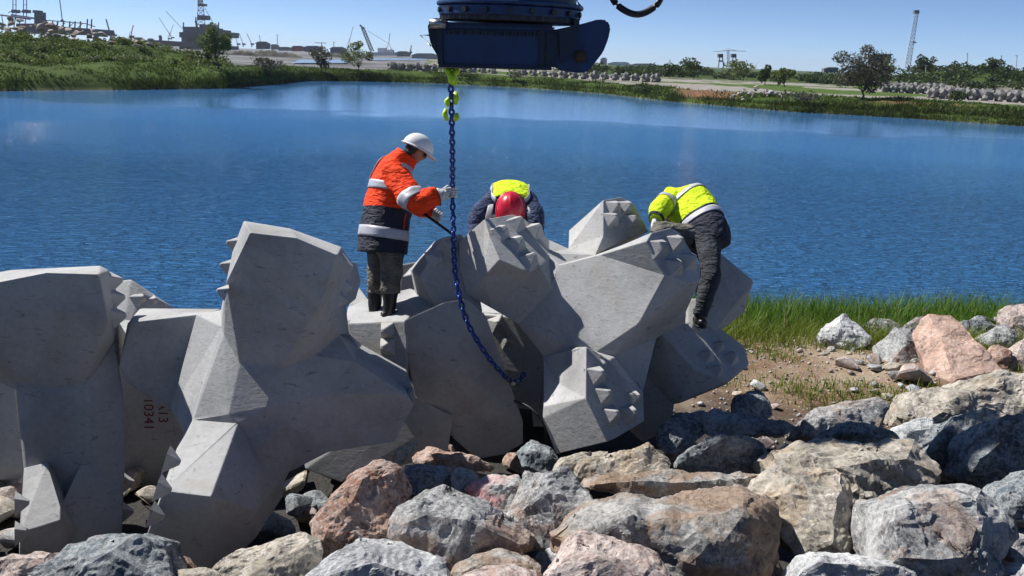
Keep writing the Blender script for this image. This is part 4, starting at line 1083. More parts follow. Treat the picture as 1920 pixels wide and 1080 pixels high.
# ------------------------------------------------------------------ people
def catmull(vals, n):
    vals = [np.asarray(v, float) for v in vals]
    out = []
    m = len(vals) - 1
    for i in range(n):
        t = i / (n - 1) * m; k = min(int(t), m - 1); u = t - k
        p0 = vals[max(k - 1, 0)]; p1 = vals[k]; p2 = vals[k + 1]; p3 = vals[min(k + 2, m)]
        out.append(0.5 * ((2 * p1) + (-p0 + p2) * u + (2 * p0 - 5 * p1 + 4 * p2 - p3) * u * u + (-p0 + 3 * p1 - 3 * p2 + p3) * u ** 3))
    return np.array(out)
class Loft:
    """garment or limb surface: stations (point, radius along side, radius across), lofted smoothly"""
    def __init__(self, stations, side, power=2.3, wrinkle=0.0, seed=0, wl=0.10, n=48):
        self.c = catmull([s[0][:] for s in stations], n)
        self.r = catmull([(s[1], s[2]) for s in stations], n)
        self.n = n; self.side = Vector(side); self.power = power; self.wr = wrinkle; self.seed = seed; self.wl = wl
        self.fr = []
        for i in range(n):
            t = Vector(self.c[min(i + 1, n - 1)] - self.c[max(i - 1, 0)]).normalized()
            s = (self.side - t * self.side.dot(t)).normalized()
            self.fr.append((np.array(t), np.array(s), np.array(t.cross(s))))
    def pts(self, t, ang, grow=0.0):
        t = np.clip(np.asarray(t, float), 0, 1); ang = np.asarray(ang, float)
        T_, S_, W_ = (np.array([f[k] for f in self.fr]) for k in range(3))
        x = t * (self.n - 1); k = np.minimum(x.astype(int), self.n - 2); u = (x - k)[:, None]
        lerp = lambda a: a[k] * (1 - u) + a[k + 1] * u
        c, r, s, w = lerp(self.c), lerp(self.r), lerp(S_), lerp(W_)
        e = 2 / self.power
        ca, sa = np.cos(ang), np.sin(ang)
        ca = np.sign(ca) * np.abs(ca) ** e; sa = np.sign(sa) * np.abs(sa) ** e
        d = s * (ca * r[:, 0])[:, None] + w * (sa * r[:, 1])[:, None]
        p = c + d
        dn = d / (np.linalg.norm(d, axis=1)[:, None] + 1e-9)
        if self.wr:
            f = fbm(p / self.wl, 3, self.seed) + 0.6 * np.sin(14 * t + 2.5 * np.sin(ang) + 3 * fbm(p / 0.2, 2, self.seed + 5))
            p = p + dn * (self.wr * f)[:, None]
        return p + dn * grow
    def pt(self, t, ang, grow=0.0): return self.pts([t], [ang], grow)[0]
    def mesh(self, t0=0.0, t1=1.0, nt=None, na=30, grow=0.0, a0=0.0, a1=2 * math.pi, cap=True, thick=0.0):
        nt = nt or max(3, int(44 * (t1 - t0)))
        full = abs(a1 - a0 - 2 * math.pi) < 1e-6
        cols = na if full else na + 1
        tt, aa = np.meshgrid(t0 + (t1 - t0) * np.arange(nt) / (nt - 1), a0 + (a1 - a0) * np.arange(cols) / na, indexing='ij')
        V = list(self.pts(tt.ravel(), aa.ravel(), grow))
        Fc = []
        for i in range(nt - 1):
            for j in range(na):
                j2 = (j + 1) % cols
                Fc.append((i * cols + j, i * cols + j2, (i + 1) * cols + j2, (i + 1) * cols + j))
        if cap and full:
            Fc.append(tuple(range(cols - 1, -1, -1))); Fc.append(tuple((nt - 1) * cols + j for j in range(cols)))
        return V, Fc
    def obj(self, name, mat, parent, split=None, **kw):
        V, Fc = self.mesh(**kw)
        mi = None
        if split is not None:          # the cloth changes colour at a seam: list of (t, index)
            t0, t1 = kw.get('t0', 0.0), kw.get('t1', 1.0); na = kw.get('na', 30); nt = kw.get('nt') or max(3, int(44 * (t1 - t0)))
            mi = []
            for k in range(len(Fc)):
                row = k // na
                t = t0 + (t1 - t0) * (row + 0.5) / (nt - 1)
                mi.append(max([s[1] for s in split if t >= s[0]] or [0], key=lambda v: v) if row < nt - 1 else 0)
        return mesh_obj(name, V, Fc, mat, parent, sm=True, matidx=mi)
    def band(self, name, mat, parent, t0, t1, grow=0.006, **kw):
        V, Fc = self.mesh(t0=t0, t1=t1, nt=5, na=kw.pop('na', 40), grow=grow, cap=False, **kw)
        return solid(mesh_obj(name, V, Fc, mat, parent, sm=True), 0.004)
    def ribbon(self, name, mat, parent, path, width, grow=0.007, n=18):
        q = catmull([(a, b) for a, b in path], n)
        V, Fc = [], []
        for i in range(n):
            p = self.pt(q[i][0], q[i][1], grow)
            a = self.pt(*q[max(i - 1, 0)], grow); b = self.pt(*q[min(i + 1, n - 1)], grow)
            t = (b - a) / (np.linalg.norm(b - a) + 1e-9)
            x = int(min(max(q[i][0], 0), 1) * (self.n - 1)); out = p - self.c[x]
            w = np.cross(t, out); w /= np.linalg.norm(w) + 1e-9
            V += [p - w * width / 2, p + w * width / 2]
        for i in range(n - 1): Fc.append((2 * i, 2 * i + 1, 2 * i + 3, 2 * i + 2))
        return solid(mesh_obj(name, V, Fc, mat, parent, sm=True), 0.004)
def solid(o, th):
    md = o.modifiers.new('thickness', 'SOLIDIFY'); md.thickness = th; md.offset = 0
    return o

def skinned(name, chain_pts, edges, radii, mat, parent):
    """one continuous body grown round a jointed skeleton"""
    me = bpy.data.meshes.new(name)
    me.from_pydata([tuple(p) for p in chain_pts], edges, [])
    o = bpy.data.objects.new('t', me); COL.objects.link(o)
    md = o.modifiers.new('s', 'SKIN'); md.use_smooth_shade = True
    for i, r in enumerate(radii): me.skin_vertices[0].data[i].radius = (r, r)
    me.skin_vertices[0].data[0].use_root = True
    sd = o.modifiers.new('u', 'SUBSURF'); sd.levels = sd.render_levels = 2
    out = bpy.data.meshes.new_from_object(o.evaluated_get(bpy.context.evaluated_depsgraph_get()))
    bpy.data.objects.remove(o); bpy.data.meshes.remove(me)
    return out
def head_geo(centre, fwd, up, h=0.235):
    """head with brow, nose, lips, chin and ears; returns verts, faces"""
    fwd = Vector(fwd).normalized(); up = Vector(up); up = (up - fwd * up.dot(fwd)).normalized(); sd = fwd.cross(up)
    nu, nv = 36, 28
    V, Fc = [], []
    for i in range(nv + 1):
        th = math.pi * i / nv
        z = math.cos(th)
        for j in range(nu):
            ph = 2 * math.pi * j / nu
            x, y = math.sin(th) * math.cos(ph), math.sin(th) * math.sin(ph)
            rx = 0.80 if x > 0 else 0.86
            X, Y, Z = x * rx, y * 0.66, z
            if z < -0.1: Y *= 1 + 0.30 * (z + 0.1); X *= 1 + (0.10 if x > 0 else 0.34) * (z + 0.1)
            g = lambda cx, cz, s: math.exp(-((Y - cx) / s[0]) ** 2 - ((Z - cz) / s[1]) ** 2)
            if x > 0:
                X += 0.20 * g(0, -0.16, (0.11, 0.16)) + 0.07 * g(0, 0.14, (0.42, 0.08))
                X -= 0.09 * (g(0.25, 0.02, (0.15, 0.09)) + g(-0.25, 0.02, (0.15, 0.09)))
                X += 0.06 * g(0, -0.45, (0.22, 0.05)) - 0.05 * g(0, -0.52, (0.2, 0.03)) + 0.05 * g(0, -0.57, (0.2, 0.05)) + 0.10 * g(0, -0.82, (0.22, 0.13))
            ear = math.exp(-((X + 0.05) / 0.11) ** 2 - ((Z + 0.06) / 0.2) ** 2)
            Y += math.copysign(0.10 * ear, Y)
            V.append(Vector(centre) + (fwd * X + sd * Y + up * Z) * (h / 2))
    for i in range(nv):
        for j in range(nu):
            Fc.append((i * nu + j, i * nu + (j + 1) % nu, (i + 1) * nu + (j + 1) % nu, (i + 1) * nu + j))
    return V, Fc
def helmet(centre, fwd, up, mat, parent, r=0.148):
    fwd = Vector(fwd).normalized(); up = Vector(up); up = (up - fwd * up.dot(fwd)).normalized(); sd = fwd.cross(up)
    V, Fc = [], []
    nu, nv = 40, 14
    for i in range(nv + 1):
        th = (math.pi / 2) * i / nv
        for j in range(nu):
            ph = 2 * math.pi * j / nu
            x, y, z = math.sin(th) * math.cos(ph), math.sin(th) * math.sin(ph), math.cos(th)
            k = 1.0 + 0.035 * math.exp(-(y / 0.10) ** 2) * (z > 0.12) + 0.012 * math.exp(-((abs(y) - 0.34) / 0.06) ** 2) * (z > 0.2)
            V.append(Vector(centre) + (fwd * x * 1.08 + sd * y * 0.88 + up * z * 0.92) * (r * k))
    for i in range(nv):
        for j in range(nu): Fc.append((i * nu + j, i * nu + (j + 1) % nu, (i + 1) * nu + (j + 1) % nu, (i + 1) * nu + j))
    shell = solid(mesh_obj('hard_hat', V, Fc, mat, parent, sm=True), 0.006)
    # brim: narrow all round, a peak in front
    V, Fc = [], []
    for j in range(nu):
        ph = 2 * math.pi * j / nu; x, y = math.cos(ph), math.sin(ph)
        w = 0.018 + 0.055 * max(0, x) ** 2
        for k, (o_, dz) in enumerate(((0.0, 0.004), (w, -0.012 - 0.02 * max(0, x)))):
            V.append(Vector(centre) + fwd * x * (r * 1.08 + o_) + sd * y * (r * 0.88 + o_) + up * dz)
    for j in range(nu):
        j2 = (j + 1) % nu
        Fc.append((2 * j, 2 * j + 1, 2 * j2 + 1, 2 * j2))
    brim = solid(mesh_obj('brim', V, Fc, mat, None, sm=True), 0.005)
    fix_child(brim, shell)
    return shell
def fix_child(sub, part):
    """sub-part whose mesh is in the same coordinates as its part"""
    sub.parent = part; sub.matrix_parent_inverse = Matrix.Identity(4); sub.matrix_basis = Matrix.Identity(4)

def join_geo(*gs):
    V, Fc = [], []
    for v, f in gs:
        o = len(V); V += list(v); Fc += [tuple(i + o for i in q) for q in f]
    return V, Fc
def fist(grip, axis, reach, back, mat, parent, name='glove', r=0.036):
    """gloved hand closed round a bar: palm behind it, four unequal fingers wrapping, thumb across; axis = bar, reach = forearm direction"""
    axis = Vector(axis).normalized(); reach = Vector(reach); reach = (reach - axis * reach.dot(axis)).normalized()
    out = axis.cross(reach).normalized()
    if out.dot(Vector(back)) < 0: out = -out
    grip = Vector(grip); G = []
    wrist = grip - reach * 0.125 + out * 0.012
    G.append((Loft([(wrist - reach * 0.05, .042, .034), (wrist, .040, .032), (wrist + reach * 0.045, .050, .030), (wrist + reach * 0.095, .052, .024), (wrist + reach * 0.115, .030, .015)], axis, 2.2, n=16)).mesh(na=16, nt=12))
    for k, (ln, off) in enumerate(((0.9, 0.036), (1.0, 0.012), (0.96, -0.012), (0.82, -0.034))):
        kn = grip - reach * 0.036 + axis * off + out * 0.030
        pts = [kn - reach * 0.02, kn + reach * 0.025 + out * 0.012]
        for a in (20, 75, 130, 185):
            th = R(a * ln)
            pts.append(grip + axis * off + (out * math.cos(th) + reach * math.sin(th)) * (r + 0.004))
        rad = [.0125, .0125, .012, .0115, .0108, .008]
        G.append(limb_tube(pts, rad, 9))
    th = [wrist + reach * 0.03 + axis * 0.035, wrist + reach * 0.075 + axis * 0.06 - out * 0.012, grip - reach * 0.02 + axis * 0.052 - out * 0.036, grip + reach * 0.026 + axis * 0.036 - out * 0.030]
    G.append(limb_tube(th, [.016, .015, .0135, .009], 9))
    V, Fc = join_geo(*G)
    return mesh_obj(name, V, Fc, mat, parent, sm=True)
def open_hand(wrist, reach, palm_n, mat, parent, name='glove'):
    """relaxed hand, fingers slightly curled"""
    reach = Vector(reach).normalized(); n = Vector(palm_n); n = (n - reach * n.dot(reach)).normalized(); ac = reach.cross(n)
    w = Vector(wrist); G = [(Loft([(w - reach * .04, .034, .03), (w + reach * .01, .034, .028), (w + reach * .06, .046, .022), (w + reach * .1, .042, .017)], ac, 2.2, n=14)).mesh(na=14, nt=10)]
    for ln, off in ((.9, .033), (1, .011), (.95, -.011), (.78, -.032)):
        k = w + reach * .095 + ac * off
        G.append(limb_tube([k, k + (reach * .034 + n * .008) * ln, k + (reach * .058 + n * .03) * ln, k + (reach * .066 + n * .055) * ln], [.0115, .0112, .0105, .0075], 8))
    G.append(limb_tube([w + reach * .02 + ac * .03, w + reach * .05 + ac * .058 + n * .012, w + reach * .085 + ac * .064 + n * .03], [.015, .0135, .009], 8))
    V, Fc = join_geo(*G)
    return mesh_obj(name, V, Fc, mat, parent, sm=True)
def boot(ankle, toe_dir, mat, parent, shaft_top, ground_off=0.10, L=0.29, name='boot'):
    """rubber boot: shaft up to shaft_top, foot along toe_dir"""
    t = Vector(toe_dir); t.z = 0; t.normalize(); sd = t.cross(UP)
    a = Vector(ankle); st = Vector(shaft_top)
    G = [Loft([(a - UP * (ground_off - .03), .050, .056), (a + UP * 0.0, .050, .055), (a.lerp(st, .45), .062, .066), (a.lerp(st, .8), .068, .074), (st, .070, .078)], sd, 2.2, wrinkle=.004, seed=3, wl=.06, n=24).mesh(na=20, nt=16)]
    f0 = a - UP * (ground_off - 0.042) - t * 0.075
    G.append(Loft([(f0, .034, .038), (f0 + t * .05, .046, .046), (f0 + t * .14, .048, .043), (f0 + t * .22, .052, .033), (f0 + t * (L - .02), .044, .026), (f0 + t * L, .022, .016)], sd, 2.6, n=24).mesh(na=18, nt=18))
    # sole
    s0 = a - UP * (ground_off - 0.008) - t * 0.082
    G.append(Loft([(s0, .030, .010), (s0 + t * .05, .047, .011), (s0 + t * .14, .046, .011), (s0 + t * .22, .054, .010), (s0 + t * (L + .005), .036, .010)], sd, 3.0, n=20).mesh(na=16, nt=14))
    V, Fc = join_geo(*G)
    return mesh_obj(name, V, Fc, mat, parent, sm=True)
def body(root, joints, head):
    names = list(joints)
    pts = [joints[n][0] for n in names]; rad = [joints[n][1] for n in names]
    par = {'chest': 'pelvis', 'neck': 'chest', 'skull': 'neck', 'sh_r': 'chest', 'el_r': 'sh_r', 'wr_r': 'el_r', 'sh_l': 'chest', 'el_l': 'sh_l', 'wr_l': 'el_l',
           'hip_r': 'pelvis', 'kn_r': 'hip_r', 'an_r': 'kn_r', 'hip_l': 'pelvis', 'kn_l': 'hip_l', 'an_l': 'kn_l'}
    ed = [(names.index(par[n]), names.index(n)) for n in names if n in par]
    me = skinned('body', pts, ed, rad, M['skin'], root)
    bm = bmesh.new(); bm.from_mesh(me)
    V, Fc = head
    vs_ = [bm.verts.new(v) for v in V]
    for f in Fc:
        try: bm.faces.new([vs_[i] for i in f])
        except ValueError: pass
    bmesh.ops.remove_doubles(bm, verts=vs_, dist=0.0005)
    bpy.data.meshes.remove(me)
    return bm_obj('body', bm, M['skin'], root, sm=True)
def hair(centre, fwd, up, root, h=0.235):
    fwd = Vector(fwd).normalized(); up = Vector(up); up = (up - fwd * up.dot(fwd)).normalized(); sd = fwd.cross(up)
    c = Vector(centre)
    st = [(c - fwd * .052 - up * .075, .055, .02), (c - fwd * .064 - up * .04, .074, .045), (c - fwd * .05 + up * .01, .082, .062), (c - fwd * .035 + up * .05, .08, .07)]
    return Loft(st, sd, 2.0, wrinkle=.004, wl=.02, n=16).obj('hair', M['hair'], root)

def worker_orange():
    F = Vector((math.cos(R(28)), math.sin(R(28)), 0)); S = Vector((math.sin(R(28)), -math.cos(R(28)), 0))
    feet = P(722, 599, 8.42)
    root = empty('person', feet)
    tag(root, 'worker in orange and navy high-visibility coat and white hard hat, steadying the blue chain', 'person', 'workers guiding the concrete block')
    pel = P(722, 468, 8.42)
    T = Loft([(P(716, 474, 8.42), .285, .225), (P(718, 450, 8.42), .28, .222), (P(724, 410, 8.42), .262, .215), (P(728, 378, 8.42), .25, .208), (P(734, 346, 8.42), .245, .195), (P(743, 320, 8.42), .215, .165),
              (P(752, 305, 8.42), .135, .13), (P(758, 299, 8.42), .105, .112), (P(763, 294, 8.42), .095, .10)], S, 2.25, wrinkle=.011, seed=4, wl=.12, n=60)
    T.obj('coat', [M['navy'], M['orange']], root, split=[(0.0, 0), (0.315, 1)], nt=60, na=48)
    T.band('reflective_stripe', M['silver'], root, 0.135, 0.195)
    T.band('reflective_stripe', M['silver'], root, 0.445, 0.50)
    # braces over the shoulders, down the back
    bk = R(90) if Vector(T.pt(.5, R(90)) - T.c[30]).dot(F) < 0 else R(-90)
    k = 1 if bk > 0 else -1
    T.ribbon('reflective_stripe', M['silver'], root, [(0.49, k * R(26)), (0.56, k * R(27)), (0.63, k * R(24)), (0.69, k * R(15)), (0.725, k * R(0)), (0.735, k * R(-16)), (0.69, k * R(-38))], .058, grow=.010)
    T.ribbon('reflective_stripe', M['silver'], root, [(0.49, k * R(132)), (0.56, k * R(130)), (0.63, k * R(134)), (0.69, k * R(146)), (0.725, k * R(168)), (0.735, k * R(192)), (0.69, k * R(216))], .058, grow=.010)
    T.ribbon('pocket_zip', M['orange'], root, [(0.20, R(20)), (0.25, R(21)), (0.29, R(22))], .012)
    # collar stands up round the neck
    Loft([(P(752, 306, 8.42), .128, .130), (P(758, 298, 8.42), .122, .124), (P(764, 290, 8.42), .108, .112)], S, 2.1, wrinkle=.004, n=16).obj('collar', M['orange'], root, cap=False)
    # near arm
    sh, el, wr, hd = P(741, 331, 8.22), P(780, 380, 8.04), P(818, 368, 8.10), P(848, 362, 8.22)
    A = Loft([(sh + UP * .05 - (el - sh) * .18, .085, .095), (sh, .118, .118), (sh.lerp(el, .5), .112, .112), (el, .104, .106), (el.lerp(wr, .5), .098, .098), (wr, .082, .082), (wr + (wr - el) * .04, .074, .074)], S, 2.1, wrinkle=.013, seed=8, wl=.09, n=40)
    A.obj('sleeve', [M['orange'], M['navy']], root, split=[(0, 0)], nt=34)
    A.band('reflective_stripe', M['silver'], root, 0.40, 0.485)
    A.band('cuff', M['navy'], root, 0.86, 0.91, 0.004)
    grip = P(848.5, 362, 8.27)
    fist(grip, P(848, 340, 8.27) - P(850, 380, 8.27), grip - el, (0, -1, 0.2), M['glove'], root, r=.030)
    Loft([(wr - (hd - wr) * .1, .062, .062), (wr + (hd - wr) * .3, .052, .05), (wr + (hd - wr) * .55, .045, .04)], UP, 2, wrinkle=.004, n=12).obj('glove_cuff', M['glove'], root)
    # far arm, its hand on the rod behind the chain
    sh2, el2, wr2 = P(748, 332, 8.66), P(780, 384, 8.72), P(806, 396, 8.60)
    A2 = Loft([(sh2 + UP * .05 - (el2 - sh2) * .15, .08, .09), (sh2, .112, .112), (sh2.lerp(el2, .5), .105, .105), (el2, .095, .098), (el2.lerp(wr2, .6), .085, .085), (wr2, .07, .07)], S, 2.1, wrinkle=.008, seed=9, wl=.09, n=32)
    A2.obj('sleeve', M['orange'], root, nt=26)
    fist(P(818, 402, 8.56), P(845, 438, 8.56) - P(790, 396, 8.56), wr2 - el2, (0, 1, 0.2), M['glove'], root, r=.014)
    # legs
    for hx, kx, ax, d, seed in ((734, 733, 732, 8.33, 1), (711, 708, 704, 8.56, 2)):
        hip, kn, an = P(hx, 474, d), P(kx, 524, d), P(ax, 548, d)
        Loft([(hip, .115, .12), (hip.lerp(kn, .5), .10, .108), (kn, .088, .096), (kn.lerp(an, .6), .088, .098), (an, .082, .088), (an + (an - kn) * .1, .074, .08)], S, 2.2, wrinkle=.010, seed=20 + seed, wl=.08, n=30).obj('trouser_leg', M['trousers'], root, nt=26)
        st = P(ax, 541, d); ank = P(ax - 2, 583, d)
        boot(ank, F if seed == 1 else F + S * -.2, M['rubber'], root, st, ground_off=.085, L=.30)
    hc = P(781, 284, 8.42); hf = (F * 0.86 - UP * 0.50).normalized(); hu = (UP * 0.86 + F * 0.5)
    body(root, {'pelvis': (pel, .12), 'chest': (P(738, 345, 8.42), .13), 'neck': (P(764, 302, 8.42), .055), 'skull': (hc - hf * .02, .06),
                'sh_r': (sh, .06), 'el_r': (el, .045), 'wr_r': (wr, .032), 'sh_l': (sh2, .06), 'el_l': (el2, .045), 'wr_l': (wr2, .032),
                'hip_r': (P(733, 476, 8.33), .075), 'kn_r': (P(733, 524, 8.33), .055), 'an_r': (P(731, 572, 8.33), .04),
                'hip_l': (P(711, 476, 8.56), .075), 'kn_l': (P(708, 524, 8.56), .055), 'an_l': (P(703, 572, 8.56), .04)}, head_geo(hc, hf, hu))
    hair(hc, hf, hu, root)
    helmet(hc + hu * .035 - hf * .004, (hf + hu * .06), hu, M['helmet_white'], root, .142)
    # dark safety glasses
    sdv = hf.cross(hu)
    Loft([(hc + hf * .06 - sdv * .078 + hu * .004, .006, .016), (hc + hf * .093 - sdv * .04 + hu * .0, .006, .022), (hc + hf * .104 + hu * .004, .006, .016), (hc + hf * .093 + sdv * .04, .006, .022), (hc + hf * .06 + sdv * .078 + hu * .004, .006, .016)], hf, 2.4, n=24).obj('glasses', M['black'], root)
    return root
worker_orange()

def worker_red_helmet():
    feet = P(955, 562, 9.72)
    X = Vector((1, 0, 0))
    root = empty('person', feet)
    tag(root, 'stooping worker in dark blue jacket, yellow vest yoke and red hard hat', 'person', 'workers guiding the concrete block')
    T = Loft([(P(957, 412, 9.80), .19, .15), (P(957, 388, 9.72), .20, .155), (P(957, 368, 9.50), .215, .15), (P(957, 368, 9.25), .225, .14), (P(957, 380, 9.06), .20, .11), (P(957, 390, 8.97), .10, .08)], X, 2.4, wrinkle=.008, seed=31, wl=.12, n=44)
    T.obj('jacket', M['blue_cloth'], root, nt=44, na=44)
    # vest: yellow yoke panel with silver braces at its sides
    up_a = R(90) if T.pt(.6, R(90))[2] > T.pt(.6, R(-90))[2] else R(-90)
    sg = 1 if up_a > 0 else -1
    V, Fc = T.mesh(t0=.25, t1=.86, nt=20, na=20, grow=.010, a0=up_a - sg * R(52), a1=up_a + sg * R(52), cap=False)
    solid(mesh_obj('vest', V, Fc, M['yellow'], root, sm=True), .005)
    for s_ in (-1, 1):
        a = up_a + s_ * R(54)
        T.ribbon('reflective_stripe', M['silver'], root, [(.28, a), (.5, a), (.66, a + s_ * R(2)), (.78, a + s_ * R(4)), (.90, a + s_ * R(8))], .055, grow=.014)
        x0 = 957 + s_ * 32
        pts = [P(957 + s_ * 36, 378, 9.04), P(957 + s_ * 38, 392, 8.93), P(957 + s_ * 43, 412, 8.90)]
        Loft([(p, .028, .006) for p in pts], X, 3.0, n=12).obj('reflective_stripe', M['silver'], root)
    arms = {}
    for s_, pts in ((-1, [(926, 374, 9.16), (897, 405, 8.98), (888, 452, 8.86)]), (1, [(988, 376, 9.16), (1003, 405, 8.98), (1008, 452, 8.86)])):
        a, b, c = [P(*p) for p in pts]
        Loft([(a + X * -s_ * .06, .08, .09), (a, .105, .105), (a.lerp(b, .5), .10, .10), (b, .092, .095), (b.lerp(c, .5), .082, .082), (c, .066, .066)], X, 2.1, wrinkle=.010, seed=33 + s_, wl=.09, n=30).obj('sleeve', M['blue_cloth'], root, nt=26)
        open_hand(c + (c - b).normalized() * .02, c - b, (-s_, 0, 0), M['glove'], root)
        arms[s_] = (a, b, c)
    hips = P(957, 405, 9.78)
    J = {'pelvis': (hips, .12), 'chest': (P(957, 372, 9.3), .12), 'neck': (P(957, 386, 9.02), .055), 'skull': (P(957, 396, 8.92), .06)}
    for s_, n in ((-1, 'l'), (1, 'r')):
        a, b, c = arms[s_]
        J['sh_' + n] = (a, .055); J['el_' + n] = (b, .045); J['wr_' + n] = (c, .03)
        hip = hips + X * s_ * .10 + UP * -.02; an = Vector((feet.x + s_ * .14, feet.y, feet.z + .09)); kn = hip.lerp(an, .5) + Vector((s_ * .02, -.07, 0))
        Loft([(hip + UP * .05, .11, .12), (hip.lerp(kn, .5), .095, .10), (kn, .078, .085), (kn.lerp(an, .6), .078, .085), (an + UP * .03, .07, .075)], X, 2.2, wrinkle=.008, seed=40 + s_, n=26).obj('trouser_leg', M['trousers_dark'], root, nt=22)
        boot(an, (s_ * .2, -1, 0), M['rubber'], root, an + UP * .22, ground_off=.085)
        J['hip_' + n] = (hip, .075); J['kn_' + n] = (kn, .055); J['an_' + n] = (an, .04)
    hf = Vector((0.0, -0.35, -0.94)).normalized(); hu = Vector((0, -0.94, 0.35))
    hc = P(957, 396, 8.90)
    body(root, J, head_geo(hc, hf, hu))
    helmet(hc + hu * .03 + UP * .02, hf, hu, M['helmet_red'], root, .150)
worker_red_helmet()

def worker_yellow():
    foot = P(1312, 612, 8.36)
    root = empty('person', foot)
    tag(root, 'bending worker in yellow high-visibility jacket and dark trousers, back turned', 'person', 'workers guiding the concrete block')
    hips, neck = P(1322, 438, 8.72), P(1258, 384, 9.22)
    side = Vector((0.75, -0.62, 0.12))
    st = [(P(1330, 462, 8.66), .205, .16), (P(1325, 438, 8.72), .225, .175), (P(1314, 414, 8.80), .225, .17), (P(1300, 394, 8.92), .235, .165), (P(1284, 379, 9.04), .235, .15), (P(1270, 376, 9.14), .19, .12), (P(1258, 384, 9.22), .10, .09)]
    T = Loft(st, side, 2.4, wrinkle=.008, seed=61, wl=.12, n=48)
    T.obj('jacket', [M['navy'], M['yellow']], root, split=[(0, 0), (0.36, 1)], nt=48, na=46)
    T.band('reflective_stripe', M['silver'], root, 0.285, 0.335, .007)
    T.band('reflective_stripe', M['silver'], root, 0.60, 0.645, .007)
    a, b, c = P(1262, 374, 9.04), P(1240, 388, 8.86), P(1229, 412, 8.74)
    A = Loft([(a + Vector((.08, .02, .02)), .08, .09), (a, .105, .105), (a.lerp(b, .5), .108, .105), (b, .105, .10), (b.lerp(c, .6), .092, .09), (c, .074, .07)], UP, 2.1, wrinkle=.009, seed=63, wl=.09, n=32)
    A.obj('sleeve', M['yellow'], root, nt=28)
    A.band('reflective_stripe', M['silver'], root, 0.40, 0.50)
    A.band('cuff', M['navy'], root, 0.90, 0.99, .005)
    open_hand(c + (c - b).normalized() * .02, c - b, (1, 0, 0), M['glove'], root)
    a2, b2, c2 = P(1290, 386, 9.22), P(1276, 420, 9.22), P(1262, 446, 9.10)
    Loft([(a2, .10, .10), (a2.lerp(b2, .5), .10, .10), (b2, .09, .09), (c2, .068, .068)], X_ := Vector((1, 0, 0)), 2.1, wrinkle=.008, seed=64, n=24).obj('sleeve', M['yellow'], root, nt=20)
    open_hand(c2 + (c2 - b2).normalized() * .02, c2 - b2, (-1, 0, 0), M['glove'], root)
    # standing leg down the side of the block
    h1, k1, n1 = P(1326, 448, 8.62), P(1334, 512, 8.40), P(1313, 592, 8.38)
    Loft([(h1 + UP * .05, .125, .13), (h1, .13, .135), (h1.lerp(k1, .5), .112, .118), (k1, .09, .096), (k1.lerp(n1, .35), .086, .092), (k1.lerp(n1, .7), .076, .08), (n1, .064, .068)], Vector((1, -.2, 0)), 2.2, wrinkle=.010, seed=66, wl=.09, n=34).obj('trouser_leg', M['trousers_dark'], root, nt=30)
    boot(P(1313, 597, 8.38), (-.25, .95, 0), M['rubber'], root, P(1314, 580, 8.38), ground_off=.075)
    # bent leg, knee up over the block
    h2, k2, n2 = P(1300, 446, 8.74), P(1236, 432, 8.56), P(1250, 500, 8.72)
    Loft([(h2 + (h2 - k2) * .15, .12, .125), (h2, .125, .13), (h2.lerp(k2, .5), .108, .11), (k2, .088, .09), (k2.lerp(n2, .12), .086, .086), (k2.lerp(n2, .5), .08, .08), (n2, .066, .066)], Vector((0, 1, .3)), 2.2, wrinkle=.009, seed=67, wl=.09, n=34).obj('trouser_leg', M['trousers'], root, nt=30)
    boot(P(1250, 506, 8.72), (-.3, .9, 0), M['rubber'], root, P(1249, 488, 8.72), ground_off=.075)
    hf = Vector((-.45, .55, -.7)).normalized(); hu = Vector((-.5, .5, .7))
    hc = P(1254, 398, 9.36)
    body(root, {'pelvis': (hips, .12), 'chest': (P(1288, 392, 9.0), .12), 'neck': (P(1262, 386, 9.22), .055), 'skull': (hc, .055), 'sh_l': (a, .055), 'el_l': (b, .045), 'wr_l': (c, .03),
                'sh_r': (a2, .055), 'el_r': (b2, .045), 'wr_r': (c2, .03), 'hip_r': (h1, .075), 'kn_r': (k1, .055), 'an_r': (n1, .04), 'hip_l': (h2, .075), 'kn_l': (k2, .055), 'an_l': (n2, .04)}, head_geo(hc, hf, hu))
    helmet(hc + hu * .03, hf, hu, M['helmet_white'], root, .142)
worker_yellow()
# ------------------------------------------------------------------ excavator coupler, chain, rod
def paint_mat(name, col, chip, amt):
    m, nt, N, L, b = nodes(name)
    v = geopos(N)
    n1 = noise(N, L, v, 5.0, 7, 0.65, 0.4)
    r1 = ramp(N, [(0.3, tuple(c * 0.6 for c in col)), (0.7, tuple(c * 1.25 for c in col))]); L.new(n1.outputs['Fac'], r1.inputs['Fac'])
    n2 = noise(N, L, v, 3.4, 8, 0.7, 0.8)
    r2 = ramp(N, [(0.66 - amt, 0.0), (0.69 - amt, 1.0)]); L.new(n2.outputs['Fac'], r2.inputs['Fac'])
    L.new(mix(N, L, r2.outputs['Color'], r1.outputs['Color'], chip), b.inputs['Base Color'])
    setp(b, rough=0.42, spec=0.4)
    bump(N, L, b, n1.outputs['Fac'], 0.15, 0.01)
    return m
M['machine_blue'] = paint_mat('machine_blue', (0.009, 0.034, 0.125), (0.10, 0.075, 0.05), 0.0)
M['machine_dark'] = paint_mat('machine_dark', (0.007, 0.015, 0.045), (0.07, 0.05, 0.035), 0.04)
M['hose'] = simple_mat('rubber_hose', (0.010, 0.010, 0.012), 0.45, var=0.2)
CD = 6.9
